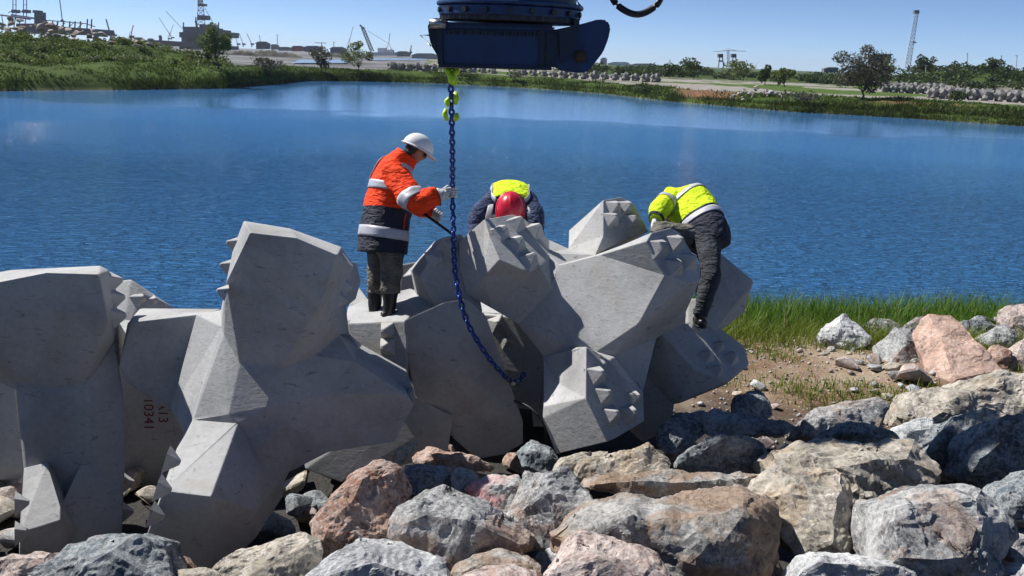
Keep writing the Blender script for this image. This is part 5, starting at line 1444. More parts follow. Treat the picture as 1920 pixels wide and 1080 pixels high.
def box_geo(c, s, rz=0.0):
    c = Vector(c); V = []
    for x in (-1, 1):
        for y in (-1, 1):
            for z in (-1, 1):
                q = Vector((x * s[0] / 2, y * s[1] / 2, z * s[2] / 2)); q.rotate(Matrix.Rotation(rz, 3, 'Z')); V.append(c + q)
    return V, [(0, 1, 3, 2), (4, 6, 7, 5), (0, 4, 5, 1), (2, 3, 7, 6), (0, 2, 6, 4), (1, 5, 7, 3)]
def bev_obj(name, geo, mat, parent, w=0.012, seg=2):
    V, Fc = geo
    o = mesh_obj(name, V, Fc, mat, parent)
    bm = bmesh.new(); bm.from_mesh(o.data)
    bmesh.ops.recalc_face_normals(bm, faces=bm.faces[:])
    bmesh.ops.bevel(bm, geom=bm.edges[:], offset=w, segments=seg, affect='EDGES', clamp_overlap=True)
    bm.to_mesh(o.data); bm.free()
    return o
def prism(pts2, y0, y1):
    """outline in (x, z) carried from y0 to y1"""
    n = len(pts2)
    V = [Vector((x, y0, z)) for x, z in pts2] + [Vector((x, y1, z)) for x, z in pts2]
    Fc = [tuple(range(n)), tuple(range(2 * n - 1, n - 1, -1))] + [(i, i + n, (i + 1) % n + n, (i + 1) % n) for i in range(n)]
    return V, Fc
def ring_geo(c, r0, r1, z0, z1, n=64, teeth=0.0):
    V, Fc = [], []
    for i in range(n):
        a = 2 * math.pi * i / n; k = r1 * (1 + (teeth if i % 2 else 0))
        for r, z in ((r0, z0), (k, z0), (k, z1), (r0, z1)): V.append(Vector((c[0] + math.cos(a) * r, c[1] + math.sin(a) * r, z)))
    for i in range(n):
        j = (i + 1) % n
        for k in range(4): Fc.append((4 * i + k, 4 * i + (k + 1) % 4, 4 * j + (k + 1) % 4, 4 * j + k))
    return V, Fc
def coupler():
    root = empty('excavator_coupler', P(950, 128, CD))
    tag(root, 'dark blue excavator coupler with rotating ring hanging over the chain', 'excavator coupler')
    q = lambda px, py, d=CD: P(px, py, d)
    xz = lambda pts, d: [(P(px, py, d).x, P(px, py, d).z) for px, py in pts]
    y = q(950, 90).y
    x0, x1 = q(822, 90).x, q(1022, 90).x
    zt, zb = q(920, 47).z, q(920, 126).z
    # main box with flanges
    bev_obj('main_box', prism(xz([(822, 52), (1085, 56), (1085, 128), (1022, 126), (822, 122)], CD), y - 0.02, y + 0.40), M['machine_blue'], root, .015)
    bev_obj('top_flange', prism(xz([(806, 41), (1040, 47), (1040, 58), (806, 52)], CD), y - 0.07, y + 0.44), M['machine_blue'], root, .02)
    bev_obj('bottom_flange', prism(xz([(822, 120), (1035, 126), (1035, 132), (822, 126)], CD), y - 0.05, y + 0.42), M['machine_dark'], root, .006)
    for px in (826, 1016):
        bev_obj('stiffener', prism(xz([(px - 5, 55), (px + 5, 55), (px + 5, 122), (px - 5, 121)], CD), y - 0.06, y - 0.015), M['machine_dark'], root, .005)
    # bolts below the flange
    for k in range(14):
        p = q(842 + k * 14, 56 + k * 0.35, CD - .06)
        V, Fc = limb_tube([p + Vector((0, 0, 0)), p - UP * .03], [.018, .018], 6)
        mesh_obj('bolt', V, Fc, M['dark_steel'], root)
    # left clamp jaw
    bev_obj('clamp_jaw', prism(xz([(801, 44), (808, 35), (822, 33), (838, 36), (838, 60), (832, 118), (826, 122), (820, 108), (806, 84), (802, 62)], CD), y + .06, y + .32), M['machine_dark'], root, .015)
    V, Fc = limb_tube([P(806, 44, CD - .12), P(836, 46, CD - .12)], [.035, .035], 14)
    mesh_obj('pin', V, Fc, M['steel'], root, sm=True)
    V, Fc = limb_tube([P(806, 66, CD + .1), P(789, 66, CD + .1), P(808, 86, CD + .1)], [.008, .008, .008], 6)
    mesh_obj('grease_pipe', V, Fc, M['steel'], root, sm=True)
    # right hook plates
    hook = [(1040, 56), (1088, 46), (1120, 37), (1136, 39), (1143, 52), (1139, 74), (1130, 98), (1112, 122), (1099, 137), (1075, 136), (1048, 132), (1040, 120)]
    for k, (ya, yb) in enumerate(((y - .05, y + .02), (y + .34, y + .40))):
        pl = bev_obj('hook_plate', prism(xz(hook, CD), ya, yb), M['machine_blue'], root, .012)
    bev_obj('hook_web', prism(xz([(1050, 60), (1085, 58), (1060, 128), (1050, 128)], CD), y + .0, y + .36), M['machine_dark'], root, .01)
    V, Fc = limb_tube([P(1088, 106, CD - .07), P(1088, 106, CD + .46)], [.05, .055], 20)
    mesh_obj('pivot_pin', V, Fc, M['rust_steel'], root, sm=True)
    bev_obj('cylinder_bracket', prism(xz([(1022, 62), (1046, 62), (1060, 80), (1046, 110), (1022, 124)], CD), y - .055, y - .015), M['machine_dark'], root, .01)
    bev_obj('gusset', prism(xz([(1046, 60), (1082, 44), (1086, 30), (1074, 90), (1060, 112), (1050, 118)], CD), y - .115, y - .06), M['machine_dark'], root, .01)
    # slewing ring and drum above
    c = ((q(955, 40).x), y + .19)
    rr = (q(1090, 30).x - q(820, 30).x) / 2
    mesh_obj('gear_ring', *ring_geo(c, rr * .6, rr * .96, q(955, 41).z, q(955, 33).z, 96, .03), M['dark_steel'], root)
    bev_obj('slewing_drum', ring_geo(c, rr * .5, rr, q(955, 33).z, q(955, 14).z, 72), M['machine_blue'], root, .01, 1)
    bev_obj('drum_lip', ring_geo(c, rr * .5, rr * 1.035, q(955, 14).z, q(955, 6).z, 72), M['machine_blue'], root, .008, 1)
    bev_obj('drum_top', ring_geo(c, rr * .2, rr * .93, q(955, 6).z, q(955, -30).z, 72), M['machine_dark'], root, .01, 1)
    for k in range(9):
        a = R(200 + k * 17.5)
        p = Vector((c[0] + math.cos(a) * rr * 1.01, c[1] + math.sin(a) * rr * 1.01, q(955, 24).z))
        V, Fc = limb_tube([p, p + Vector((math.cos(a), math.sin(a), 0)) * .02], [.022, .022], 6)
        mesh_obj('bolt', V, Fc, M['dark_steel'], root)
    # bracket and stick going up out of view
    zt2 = q(955, -30).z
    for s_ in (-1, 1):
        bev_obj('ear_plate', prism([(c[0] - .35, zt2), (c[0] + .35, zt2), (c[0] + .18, zt2 + .5), (c[0] - .18, zt2 + .5)], c[1] + s_ * .26 - .04, c[1] + s_ * .26 + .04), M['machine_blue'], root, .012)
    V, Fc = limb_tube([Vector((c[0], c[1] - .4, zt2 + .35)), Vector((c[0], c[1] + .4, zt2 + .35))], [.07, .07], 18)
    mesh_obj('pin', V, Fc, M['steel'], root, sm=True)
    bev_obj('stick', prism([(c[0] - .16, zt2 + .22), (c[0] + .16, zt2 + .22), (c[0] + .95, zt2 + 3.2), (c[0] + .35, zt2 + 3.2)], c[1] - .2, c[1] + .2), M['machine_blue'], root, .02)
    # sagging hydraulic hose
    pts = catmull([P(1136, -40, CD)[:], P(1150, 0, CD)[:], P(1172, 20, CD)[:], P(1196, 27, CD)[:], P(1220, 18, CD)[:], P(1238, -2, CD)[:], P(1246, -50, CD)[:], P(1200, -160, CD + .2)[:], P(1080, -220, CD + .35)[:]], 40)
    V, Fc = limb_tube(pts, [.026] * 40, 10)
    mesh_obj('hydraulic_hose', V, Fc, M['hose'], root, sm=True)
    V, Fc = limb_tube([P(1136, -40, CD), P(1110, -30, CD + .2), P(1060, -25, CD + .35)], [.03, .03, .03], 10)
    mesh_obj('hydraulic_hose', V, Fc, M['hose'], root, sm=True)
    for px in (1065, 1072):
        V, Fc = limb_tube([P(px, -40, CD - .1), P(px + 6, -6, CD - .05), P(px + 16, 12, CD), P(px + 12, 26, CD + .1)], [.012] * 4, 8)
        mesh_obj('hydraulic_hose', V, Fc, M['hose'], root, sm=True)
    # bottom bar the chain hook hangs from
    V, Fc = limb_tube([P(822, 124, CD + .3), P(868, 127, CD + .3)], [.022, .022], 12)
    mesh_obj('hanging_bar', V, Fc, M['steel'], root, sm=True)
M['rust_steel'] = simple_mat('rusty_pin', (0.07, 0.045, 0.03), 0.7, metal=0.3, var=0.35, scale=14)
coupler()

def link_geo(L=0.082, W=0.060, r=0.0112):
    """one oval chain link lying in the local xz plane"""
    pts = []
    s = L / 2 - W / 2; rw = W / 2 - r
    for k in range(9): a = math.pi * k / 8; pts.append((rw * math.cos(a), 0, s + rw * math.sin(a)))
    for k in range(9): a = math.pi + math.pi * k / 8; pts.append((rw * math.cos(a), 0, -s + rw * math.sin(a)))
    n = len(pts); ns = 8; V, Fc = [], []
    for i in range(n):
        p = Vector(pts[i]); t = (Vector(pts[(i + 1) % n]) - Vector(pts[i - 1])).normalized(); b_ = Vector((0, 1, 0)); a_ = t.cross(b_)
        for k in range(ns):
            th = 2 * math.pi * k / ns; V.append(p + (a_ * math.cos(th) + b_ * math.sin(th)) * r)
    for i in range(n):
        for k in range(ns): Fc.append((i * ns + k, i * ns + (k + 1) % ns, ((i + 1) % n) * ns + (k + 1) % ns, ((i + 1) % n) * ns + k))
    return V, Fc
def chain():
    root = empty('lifting_chain', P(848, 300, 8.0))
    tag(root, 'blue lifting chain with lime green hooks hanging from the coupler', 'chain')
    V, Fc = link_geo()
    me = bpy.data.meshes.new('link'); me.from_pydata([tuple(v) for v in V], [], Fc); smooth(me); me.materials.append(M['chain_blue'])
    path = [P(845, 150, CD + .36)[:], P(847, 220, CD + .62)[:], P(848.5, 300, CD + 1.02)[:], P(848.5, 362, 8.27)[:], P(850, 430, 8.20)[:], P(853, 500, 8.0)[:], P(860, 550, 7.88)[:], P(876, 603, 7.86)[:],
            P(899, 645, 7.90)[:], P(928, 685, 7.98)[:], P(958, 715, 8.06)[:], P(975, 712, 8.2)[:], P(985, 695, 8.35)[:]]
    dense = catmull(path, 600)
    seg = np.linalg.norm(np.diff(dense, axis=0), axis=1); cum = np.concatenate([[0], np.cumsum(seg)])
    pitch = 0.0565; n = int(cum[-1] / pitch)
    at = lambda s: Vector([np.interp(s, cum, dense[:, k]) for k in range(3)])
    for i in range(n):
        p = at((i + .5) * pitch); t = (at((i + 1) * pitch) - at(i * pitch)).normalized()
        x = Vector((1, -.35, 0)) if i % 2 else Vector((.35, 1, 0))
        x = (x - t * x.dot(t)).normalized(); y = t.cross(x)
        o = bpy.data.objects.new('link', me); COL.objects.link(o); child_of(o, root)
        o.matrix_basis = Matrix.Translation(p) @ Matrix((x, y, t)).transposed().to_4x4()
    # lime green master fitting: two prongs and a barrel
    G = [limb_tube([P(834, 124, CD + .32), P(839, 132, CD + .30), P(846, 142, CD + .30)], [.020, .026, .030], 10), limb_tube([P(862, 125, CD + .32), P(856, 133, CD + .30), P(848, 142, CD + .30)], [.020, .026, .030], 10),
         limb_tube([P(848, 136, CD + .31), P(847, 150, CD + .30), P(845, 156, CD + .32)], [.042, .034, .018], 12), limb_tube([P(848, 140, CD + .35), P(853, 152, CD + .35), P(852, 161, CD + .35)], [.03, .03, .014], 10)]
    V, Fc = join_geo(*G); mesh_obj('hook', V, Fc, M['lime'], root, sm=True)
    for a in ([(842, 183), (838, 190), (840, 200)], [(836, 204), (834, 214), (839, 226)], [(853, 172), (856, 184), (854, 196)], [(856, 212), (857, 220), (853, 227)]):
        V, Fc = limb_tube([P(px, py, CD + .48) for px, py in a], [.014, .026, .014], 9)
        mesh_obj('shortening_clutch', V, Fc, M['lime'], root, sm=True)
    # grab hook at the end
    V, Fc = limb_tube([P(952, 708, 8.0), P(960, 720, 8.0), P(970, 722, 8.06), P(972, 712, 8.1)], [.02, .026, .022, .012], 10)
    mesh_obj('grab_hook', V, Fc, M['steel'], root, sm=True)
chain()
def rod():
    a, b = P(782, 391, 8.58), P(862, 449, 8.52)
    V, Fc = limb_tube([a, a.lerp(b, .5), b], [.014, .014, .013], 10)
    o = mesh_obj('steel_rod', V, Fc, M['dark_steel'], None, sm=True)
    tag(o, 'thin dark steel rod slanting down behind the chain', 'rod')
rod()
def cable():
    pts = catmull([P(965, 752, 8.0)[:], P(990, 762, 7.9)[:], P(1010, 780, 7.85)[:], P(1022, 800, 7.9)[:], P(1024, 830, 8.1)[:]], 24)
    V, Fc = limb_tube(pts, [.012] * 24, 8)
    tag(mesh_obj('rope', V, Fc, M['dark_steel'], None, sm=True), 'grey rope lying in the dark gap below the chain end', 'rope')
cable()
# ------------------------------------------------------------------ far shore: trees, stacked blocks, tower
def far_tree(px, off, h, w, n, size, mat, label, name='tree', seed=0, trunk=0.22, cat='tree', clumps=14, spread=.36, group='trees and bushes beyond the water'):
    return plant(name, land_pt(px, off), h, w, n, size, mat, label, cat, trunk, seed, group, clumps, spread)
far_tree(410, 5, 5.4, 4.6, 2600, .13, 'leaf_fresh', 'young light green tree on the far bank in front of the drilling rig', seed=1, trunk=.2)
far_tree(392, 10, 2.4, 3.4, 500, .15, 'leaf_dark', 'dark low bush at the foot of the young light green tree', 'bush', 2, .05, 'bush')
far_tree(505, 2.2, 2.6, 5.5, 800, .15, 'leaf_grey', 'grey-brown bush hanging over the water of the far bank', 'bush', 3, .03, 'bush')
far_tree(602, 3, 4.6, 4.4, 2000, .12, 'leaf_grey', 'bare-looking grey bush on the far bank left of the feathery tree', 'bush', 4, .1, 'bush')
far_tree(670, 4, 5.0, 6.4, 2400, .13, 'leaf_fresh', 'feathery pale green tree on the far bank near the crane ship', 'tree', 5, .12)
far_tree(862, 3, 3.4, 4.2, 700, .16, 'leaf_dark', 'dark green bush on the far bank behind the chain hook', 'bush', 6, .05, 'bush')
far_tree(965, 2, 2.2, 3.6, 400, .14, 'leaf_grey', 'low straw-coloured bush on the far bank under the coupler', 'bush', 7, .03, 'bush')
far_tree(1610, 8, 6.2, 8.6, 6500, .12, 'leaf_grey', 'large grey leafless-looking tree on the far right bank', 'tree', 8, .04, 'tree', 22, .32)
far_tree(1790, 12, 1.8, 3.6, 450, .13, 'leaf_dark', 'round dark green bush in front of the stacked blocks', 'bush', 9, .03, 'bush')
far_tree(1500, 1.8, 1.6, 6.0, 500, .14, 'leaf_grey', 'dark low scrub at the water below the grey tree', 'bush', 10, .03, 'bush')
far_tree(1210, 1.8, 1.3, 4.0, 400, .13, 'leaf_dark', 'low green scrub at the water beside the dug brown earth', 'bush', 11, .03, 'bush')
def at_r(px, r): return land_at(px, r)
for k, (px, r, h, w, lab) in enumerate([(1465, 190, 4.2, 5.0, 'dark bush beside the gravel road across the water'), (1428, 200, 4.4, 4.6, 'tall dark bush left of the gravel road bush'), (1295, 235, 5.6, 12, 'broad dark bush below the tower crane'),
                                        (1385, 250, 6.5, 13, 'broad bushy tree below the twin pylons'), (1720, 285, 6.4, 7.0, 'round green tree beside the lattice mast'), (1622, 270, 5.0, 6.0, 'pale round tree beside the hill hut'),
                                        (1655, 285, 6.2, 8.0, 'dark tree in front of the hill hut'), (1852, 280, 5.2, 7.0, 'bushy tree on the hill near the right poles'), (1250, 240, 4.0, 9.0, 'low dark bush on the plain left of the pylons')]):
    plant('tree', at_r(px, r), h, w, 700, .34, 'leaf_dark' if k % 3 else 'leaf_fresh', lab, 'tree', .06, 30 + k, 'trees and bushes beyond the water', 12, .40)
# scrub covering the hill and plain: a mass nobody could count
g = np.random.RandomState(77)
VV, FF, o_ = [], [], 0
for k in range(230):
    px = g.uniform(1040, 2200)
    r = g.uniform(242, 330) if px > 1560 else g.uniform(245, 420)
    if px < 1560 and g.uniform() < .25: continue
    b_ = at_r(px, r); w = g.uniform(4, 11); h = g.uniform(1.6, 4.2)
    v, f = leaf_cloud(b_ + Vector((0, 0, h * .35)), (w / 2, w / 2, h * .6), 170, .42, g, 7, .5)
    VV.append(v); FF.append(f + o_); o_ += len(v)
tag(array_obj('scrub', np.concatenate(VV), np.concatenate(FF), [M['leaf_dark']]), 'dark green scrub covering the far hill and plain', 'scrub', kind='stuff')
VV, FF, o_ = [], [], 0
for k in range(150):
    px = g.uniform(-250, 430); off = g.uniform(12, 34)
    b_ = land_pt(px, off); w = g.uniform(1.2, 3.6); h = g.uniform(.5, 1.3)
    v, f = leaf_cloud(b_ + Vector((0, 0, h * .3)), (w / 2, w / 2, h * .6), 110, .14, g, 6, .5)
    VV.append(v); FF.append(f + o_); o_ += len(v)
tag(array_obj('undergrowth', np.concatenate(VV), np.concatenate(FF), [M['leaf_fresh']]), 'lumpy green undergrowth on the left bank', 'undergrowth', kind='stuff')

# small armour block for the stacks: six stubby arms
def small_block_mesh():
    bm = bmesh.new()
    for ax in ((1, 0, 0), (0, 1, 0), (0, 0, 1)):
        a = Vector(ax); u = a.orthogonal().normalized(); w = a.cross(u)
        pts = []
        for s_ in (-1, 1):
            for k in range(8):
                th = math.pi / 4 * k + math.pi / 8
                pts.append(a * s_ * 1.0 + (u * math.cos(th) + w * math.sin(th)) * .40)
                pts.append(a * s_ * .4 + (u * math.cos(th) + w * math.sin(th)) * .52)
        b = hull_bm(pts, 0); me = bpy.data.meshes.new('t'); b.to_mesh(me); b.free(); bm.from_mesh(me); bpy.data.meshes.remove(me)
    me = bpy.data.meshes.new('stored_block'); bm.to_mesh(me); bm.free(); me.materials.append(M['concrete_far'])
    return me
SBM = small_block_mesh()
g = np.random.RandomState(3)
def stored(px, r, label, s=1.0, dz=0.75):
    o = bpy.data.objects.new('stored_block', SBM)
    p = at_r(px, r); o.location = p + Vector((0, 0, dz * s))
    o.rotation_euler = (R(45) + g.uniform(-.25, .25), R(20) + g.uniform(-.25, .25), g.uniform(-.5, .5)); s *= g.uniform(.88, 1.06); o.scale = (s, s, s)
    COL.objects.link(o)
    tag(o, label, 'concrete block', label)
for px in np.arange(735, 815, 15.5): stored(px, 175, 'stored armour block in the row on the far bank behind the chain', .95)
for px in np.arange(866, 1230, 19.0):
    if 925 < px < 975: continue
    stored(px, 178, 'stored armour block in the row beneath the coupler across the water', .95)
for px in np.arange(1742, 2000, 25): stored(px, 150, 'stored armour block in the nearer row on the right gravel yard', 1.0)
for px in np.arange(1655, 1990, 15): stored(px, 182, 'stored armour block in the middle row on the right gravel yard', .9)
for px in np.arange(1648, 1760, 12): stored(px, 212, 'stored armour block in the farthest row on the right gravel yard', 1.05)

# rubble heap on the left bank, and white spoil at the water
def heap(cpx, off, w, dd, h, n, s0, s1, mats, label, group, seed):
    g = np.random.RandomState(seed)
    c = land_pt(cpx, off); az = math.atan2(c.x, c.y)
    t = Vector((math.cos(az), -math.sin(az), 0)); d = Vector((math.sin(az), math.cos(az), 0))
    for k in range(n):
        a, b_ = g.uniform(-1, 1), g.uniform(-1, 1)
        p = c + t * a * w / 2 + d * b_ * dd / 2
        r_ = math.hypot(p.x, p.y); zz = float(land_z(np.array([math.atan2(p.x, p.y)]), np.array([r_]))[0])
        s = g.uniform(s0, s1); mn = mats[g.randint(0, len(mats))]
        o = bpy.data.objects.new('stone', COB[(mn, g.randint(0, 3))])
        o.location = (p.x, p.y, zz + h * max(0, 1 - abs(a) ** 1.6) * max(0.1, 1 - b_ * b_) * g.uniform(.4, 1)); o.scale = (s, s, s)
        o.rotation_euler = (g.uniform(-.5, .5), g.uniform(-.5, .5), g.uniform(0, 6.28))
        COL.objects.link(o); tag(o, label, 'stone', group)
heap(80, 34, 26, 8, 2.6, 130, .35, .85, ['rock_tan', 'rock_pink', 'rock_tan', 'rock_red'], 'tan boulder heaped on the ridge of the left bank', 'rubble heap on the left bank', 1)
heap(1415, 5, 6.5, 4, 1.3, 46, .18, .5, ['rock_white', 'rock_tan', 'rock_pink'], 'pale stone in the spoil heap at the right bank waterline', 'spoil heap on the right bank', 2)
# ------------------------------------------------------------------ harbour on the skyline
M['harbour_dark'] = simple_mat('harbour_steel', (0.040, 0.045, 0.060), 0.7, var=0.2, scale=0.05)
M['harbour_blue'] = simple_mat('harbour_blue', (0.030, 0.050, 0.14), 0.7, var=0.2, scale=0.05)
M['harbour_grey'] = simple_mat('harbour_grey', (0.16, 0.17, 0.18), 0.7, var=0.2, scale=0.05)
M['harbour_red'] = simple_mat('harbour_red', (0.22, 0.045, 0.035), 0.7, var=0.2, scale=0.05)
M['harbour_white'] = simple_mat('harbour_white', (0.50, 0.52, 0.54), 0.7, var=0.1, scale=0.05)
M['pale_steel'] = simple_mat('pale_steel', (0.36, 0.38, 0.41), 0.6, var=0.1, scale=0.1)
HD = 900.0
def hp(px, py, d=HD): return P(px, py, d)
class H:
    """harbour thing assembled from members; each part() is one mesh"""
    def __init__(self, name, px, py, label, cat, d=HD, group=None):
        self.d = d; self.root = empty(name, hp(px, py, d)); tag(self.root, label, cat, group)
    def part(self, name, mat, bars=(), boxes=(), thick=None):
        G = []
        for b in bars:
            pts, r = b
            G.append(limb_tube([hp(q[0], q[1], self.d + (q[2] if len(q) > 2 else 0)) for q in pts], [r * self.d / F_PX] * len(pts), 6))
        for (x0, y0, x1, y1, dep) in boxes:
            w = [hp(x0, y0, self.d - dep / 2), hp(x1, y0, self.d - dep / 2), hp(x1, y1, self.d - dep / 2), hp(x0, y1, self.d - dep / 2)]
            v2 = [p + Vector((0, dep, 0)) for p in w]
            G.append((w + v2, [(0, 1, 2, 3), (7, 6, 5, 4), (0, 4, 5, 1), (1, 5, 6, 2), (2, 6, 7, 3), (3, 7, 4, 0)]))
        V, Fc = join_geo(*G)
        return mesh_obj(name, V, Fc, M[mat], self.root)
def lattice(x0, y0, x1, y1, w0, w1, n, r, dd=6):
    """four-legged lattice between two ends"""
    out = []
    L = math.hypot(x1 - x0, y1 - y0); nx, ny = -(y1 - y0) / L, (x1 - x0) / L
    for s_ in (-1, 1):
        for q in (-1, 1):
            out.append(([(x0 + nx * s_ * w0 / 2, y0 + ny * s_ * w0 / 2, q * dd / 2), (x1 + nx * s_ * w1 / 2, y1 + ny * s_ * w1 / 2, q * dd / 2 * (w1 / w0))], r))
    for k in range(n):
        t, u = k / n, (k + 1) / n
        a = lambda tt, s_, q: (x0 + (x1 - x0) * tt + nx * s_ * (w0 + (w1 - w0) * tt) / 2, y0 + (y1 - y0) * tt + ny * s_ * (w0 + (w1 - w0) * tt) / 2, q * dd / 2)
        for q in (-1, 1):
            out.append(([a(t, -1, q), a(u, 1, q)], r * .7)); out.append(([a(t, 1, q), a(u, -1, q)], r * .7)); out.append(([a(u, -1, q), a(u, 1, q)], r * .7))
    return out
# drilling rig
h = H('drilling_rig', 385, 92, 'dark drilling rig with tall derrick standing in the harbour', 'drilling rig')
h.part('hull', 'harbour_dark', boxes=[(336, 60, 425, 70, 40), (350, 52, 400, 60, 30), (398, 56, 418, 62, 26)])
h.part('column', 'harbour_dark', boxes=[(340, 70, 354, 90, 14)]); h.part('column', 'harbour_dark', boxes=[(357, 70, 367, 90, 14)])
h.part('column', 'harbour_dark', boxes=[(372, 70, 382, 90, 14)]); h.part('column', 'harbour_dark', boxes=[(388, 70, 396, 90, 14)]); h.part('column', 'harbour_dark', boxes=[(404, 68, 424, 88, 14)])
h.part('pontoon', 'harbour_dark', boxes=[(336, 86, 428, 93, 34)])
h.part('deckhouse', 'harbour_blue', boxes=[(345, 50, 366, 60, 18)]); h.part('deckhouse', 'harbour_dark', boxes=[(374, 46, 396, 56, 18)]); h.part('deckhouse', 'harbour_dark', boxes=[(408, 62, 426, 70, 18)])
h.part('derrick', 'harbour_dark', bars=lattice(377, 54, 376, -6, 17, 6, 7, .7, 8))
h.part('drill_floor', 'harbour_dark', boxes=[(370, 29, 387, 37, 12)]); h.part('upper_platform', 'harbour_dark', boxes=[(371, 7, 383, 11, 9)])
h.part('crown', 'harbour_grey', bars=lattice(375, 10, 373, -14, 8, 3, 3, .8, 5))
for x, y, xt in ((344, 62, 344), (368, 52, 367), (409, 62, 410)):
    h.part('deck_crane', 'harbour_dark', bars=[([(x, y), (xt, y - 20)], 1.3), ([(xt - 1, y - 12), (xt + 3, y - 2)], 1.6)])
h.part('boom', 'harbour_grey', bars=[([(342, 54), (311, 21)], .45), ([(384, 15), (404, 50)], .5)])
# long bulk carrier / quay conveyor on the left
h = H('ship', 100, 66, 'long dark cargo ship with deck gear behind the left bank', 'ship', 700)
V_ = [(30, 44), (62, 44), (100, 49), (187, 55), (190, 66), (30, 62)]
w = [hp(x, y, 690) for x, y in V_]; n_ = len(w)
mesh_obj('hull', w + [p + Vector((0, 25, 0)) for p in w], [tuple(range(n_)), tuple(range(2 * n_ - 1, n_ - 1, -1))] + [(i, i + n_, (i + 1) % n_ + n_, (i + 1) % n_) for i in range(n_)], M['harbour_dark'], h.root)
h.part('superstructure', 'harbour_dark', boxes=[(64, 22, 69, 48, 14), (61, 19, 68, 24, 10), (67, 36, 73, 48, 12)])
h.part('deck_conveyor', 'harbour_blue', bars=[([(0, 28), (62, 35)], 1.2), ([(88, 38), (160, 44), (178, 50)], .9)])
h.part('funnel', 'harbour_blue', bars=[([(73, 46), (75, 32), (82, 32), (90, 44)], 1.8)])
for x in (98, 107, 118, 130, 140, 150, 163, 171):
    h.part('deck_post', 'harbour_dark', bars=[([(x, 54), (x + 1, 40 if x < 160 else 36)], 1.3)])
for x in (100, 112, 128, 146):
    h.part('deck_brace', 'harbour_dark', bars=[([(x, 52), (x + 10, 43)], .6)])
h.part('mast', 'harbour_grey', bars=[([(117, 40), (112, 0)], .9), ([(114, 40), (117, 36), (120, 40)], 1.6)])
# ship-to-shore gantry cranes
for x, lab in ((27, 'blue gantry crane with raised boom at the left quay'), (47, 'second blue gantry crane beside the raised-boom one')):
    h = H('gantry_crane', x, 50, lab, 'crane', 760, 'gantry cranes at the quay')
    h.part('boom', 'harbour_blue', bars=[([(x - 3, 36), (x - 2.5, -40)], .8), ([(x + 3, 36), (x + 3, -40)], .8)] + [([(x - 3, k), (x + 3, k)], .5) for k in range(-30, 36, 13)])
    h.part('portal', 'harbour_blue', bars=[([(x - 26, 28), (x + 30, 36)], 1.6), ([(x - 8, 30), (x - 12, 52)], .9), ([(x + 2, 32), (x - 1, 52)], .9), ([(x - 24, 28), (x - 20, 52)], .8), ([(x - 12, 24), (x + 1, 18)], .7)])
    h.part('machine_house', 'harbour_blue', boxes=[(x - 6, 18, x + 2, 24, 8)])
# harbour cranes: post, cab and jib, each its own crane
def jib(px, py, top, label, mat='harbour_grey', d=HD, r=.7, cab=3.0, foot=None):
    h = H('harbour_crane', px, py, label, 'crane', d, 'harbour cranes on the skyline')
    f = foot if foot is not None else px
    h.part('pedestal', 'harbour_dark', bars=[([(f, py), (f, py - cab * 2.4)], cab * .45)])
    h.part('cab', mat, boxes=[(f - cab, py - cab * 3.2, f + cab * .8, py - cab * 1.6, 6)])
    h.part('jib', mat, bars=[([(f, py - cab * 2.4), top], r)])
    h.part('stay', mat, bars=[([(f - cab * .8, py - cab * 4.6), ((f + top[0]) / 2, (py - cab * 2.4 + top[1]) / 2)], .35), ([(f - cab * .6, py - cab * 2.6), (f - cab * .8, py - cab * 4.6)], .4)])
jib(208, 74, (199, 36), 'dark leaning crane at the right end of the ship', 'harbour_dark', r=1.3, cab=2)
jib(245, 76, (250, 47), 'red and grey bent-jib crane on the quay', 'harbour_red', r=.9)
jib(322, 74, (298, 33), 'thin pale crane jib leaning left beside the rig', 'pale_steel', cab=1.5, r=.5)
jib(316, 76, (325, 46), 'short pale crane jib leaning right beside the rig', 'pale_steel', cab=1.5, r=.5)
for x, tx, t, lab in ((446, 438, 61, 'pale harbour crane right of the rig, first of a line'), (456, 448, 62, 'pale harbour crane right of the rig, second of a line'), (472, 463, 63, 'pale harbour crane right of the rig, third of a line'), (489, 486, 66, 'small harbour crane above the dark shed')):
    jib(x, 88, (tx, t), lab, 'pale_steel', 1000, .6, 2.2)
jib(652, 94, (662, 50), 'thin tilted crane jib near the crane barge', 'pale_steel', 1000, .6, 2)
jib(770, 103, (771, 85), 'stub mast crane near the coupler', 'harbour_dark', 900, 1.0, 2)
# crane barge with thick boom and shear legs
h = H('crane_barge', 710, 104, 'floating crane barge with thick dark boom and pale shear legs', 'crane barge')
h.part('hull', 'harbour_white', boxes=[(690, 98, 742, 104, 26)]); h.part('deckhouse', 'harbour_white', boxes=[(708, 90, 722, 98, 14), (726, 93, 736, 98, 12)])
h.part('boom', 'harbour_dark', bars=lattice(698, 97, 680, 52, 6, 5, 7, .9, 5)); h.part('boom_head', 'harbour_dark', bars=[([(682, 54), (675, 47)], 1.8)])
h.part('shear_legs', 'pale_steel', bars=[([(722, 98), (729, 80), (736, 98)], 1.1), ([(729, 82), (731, 62)], .7), ([(729, 82), (690, 58)], .4)])
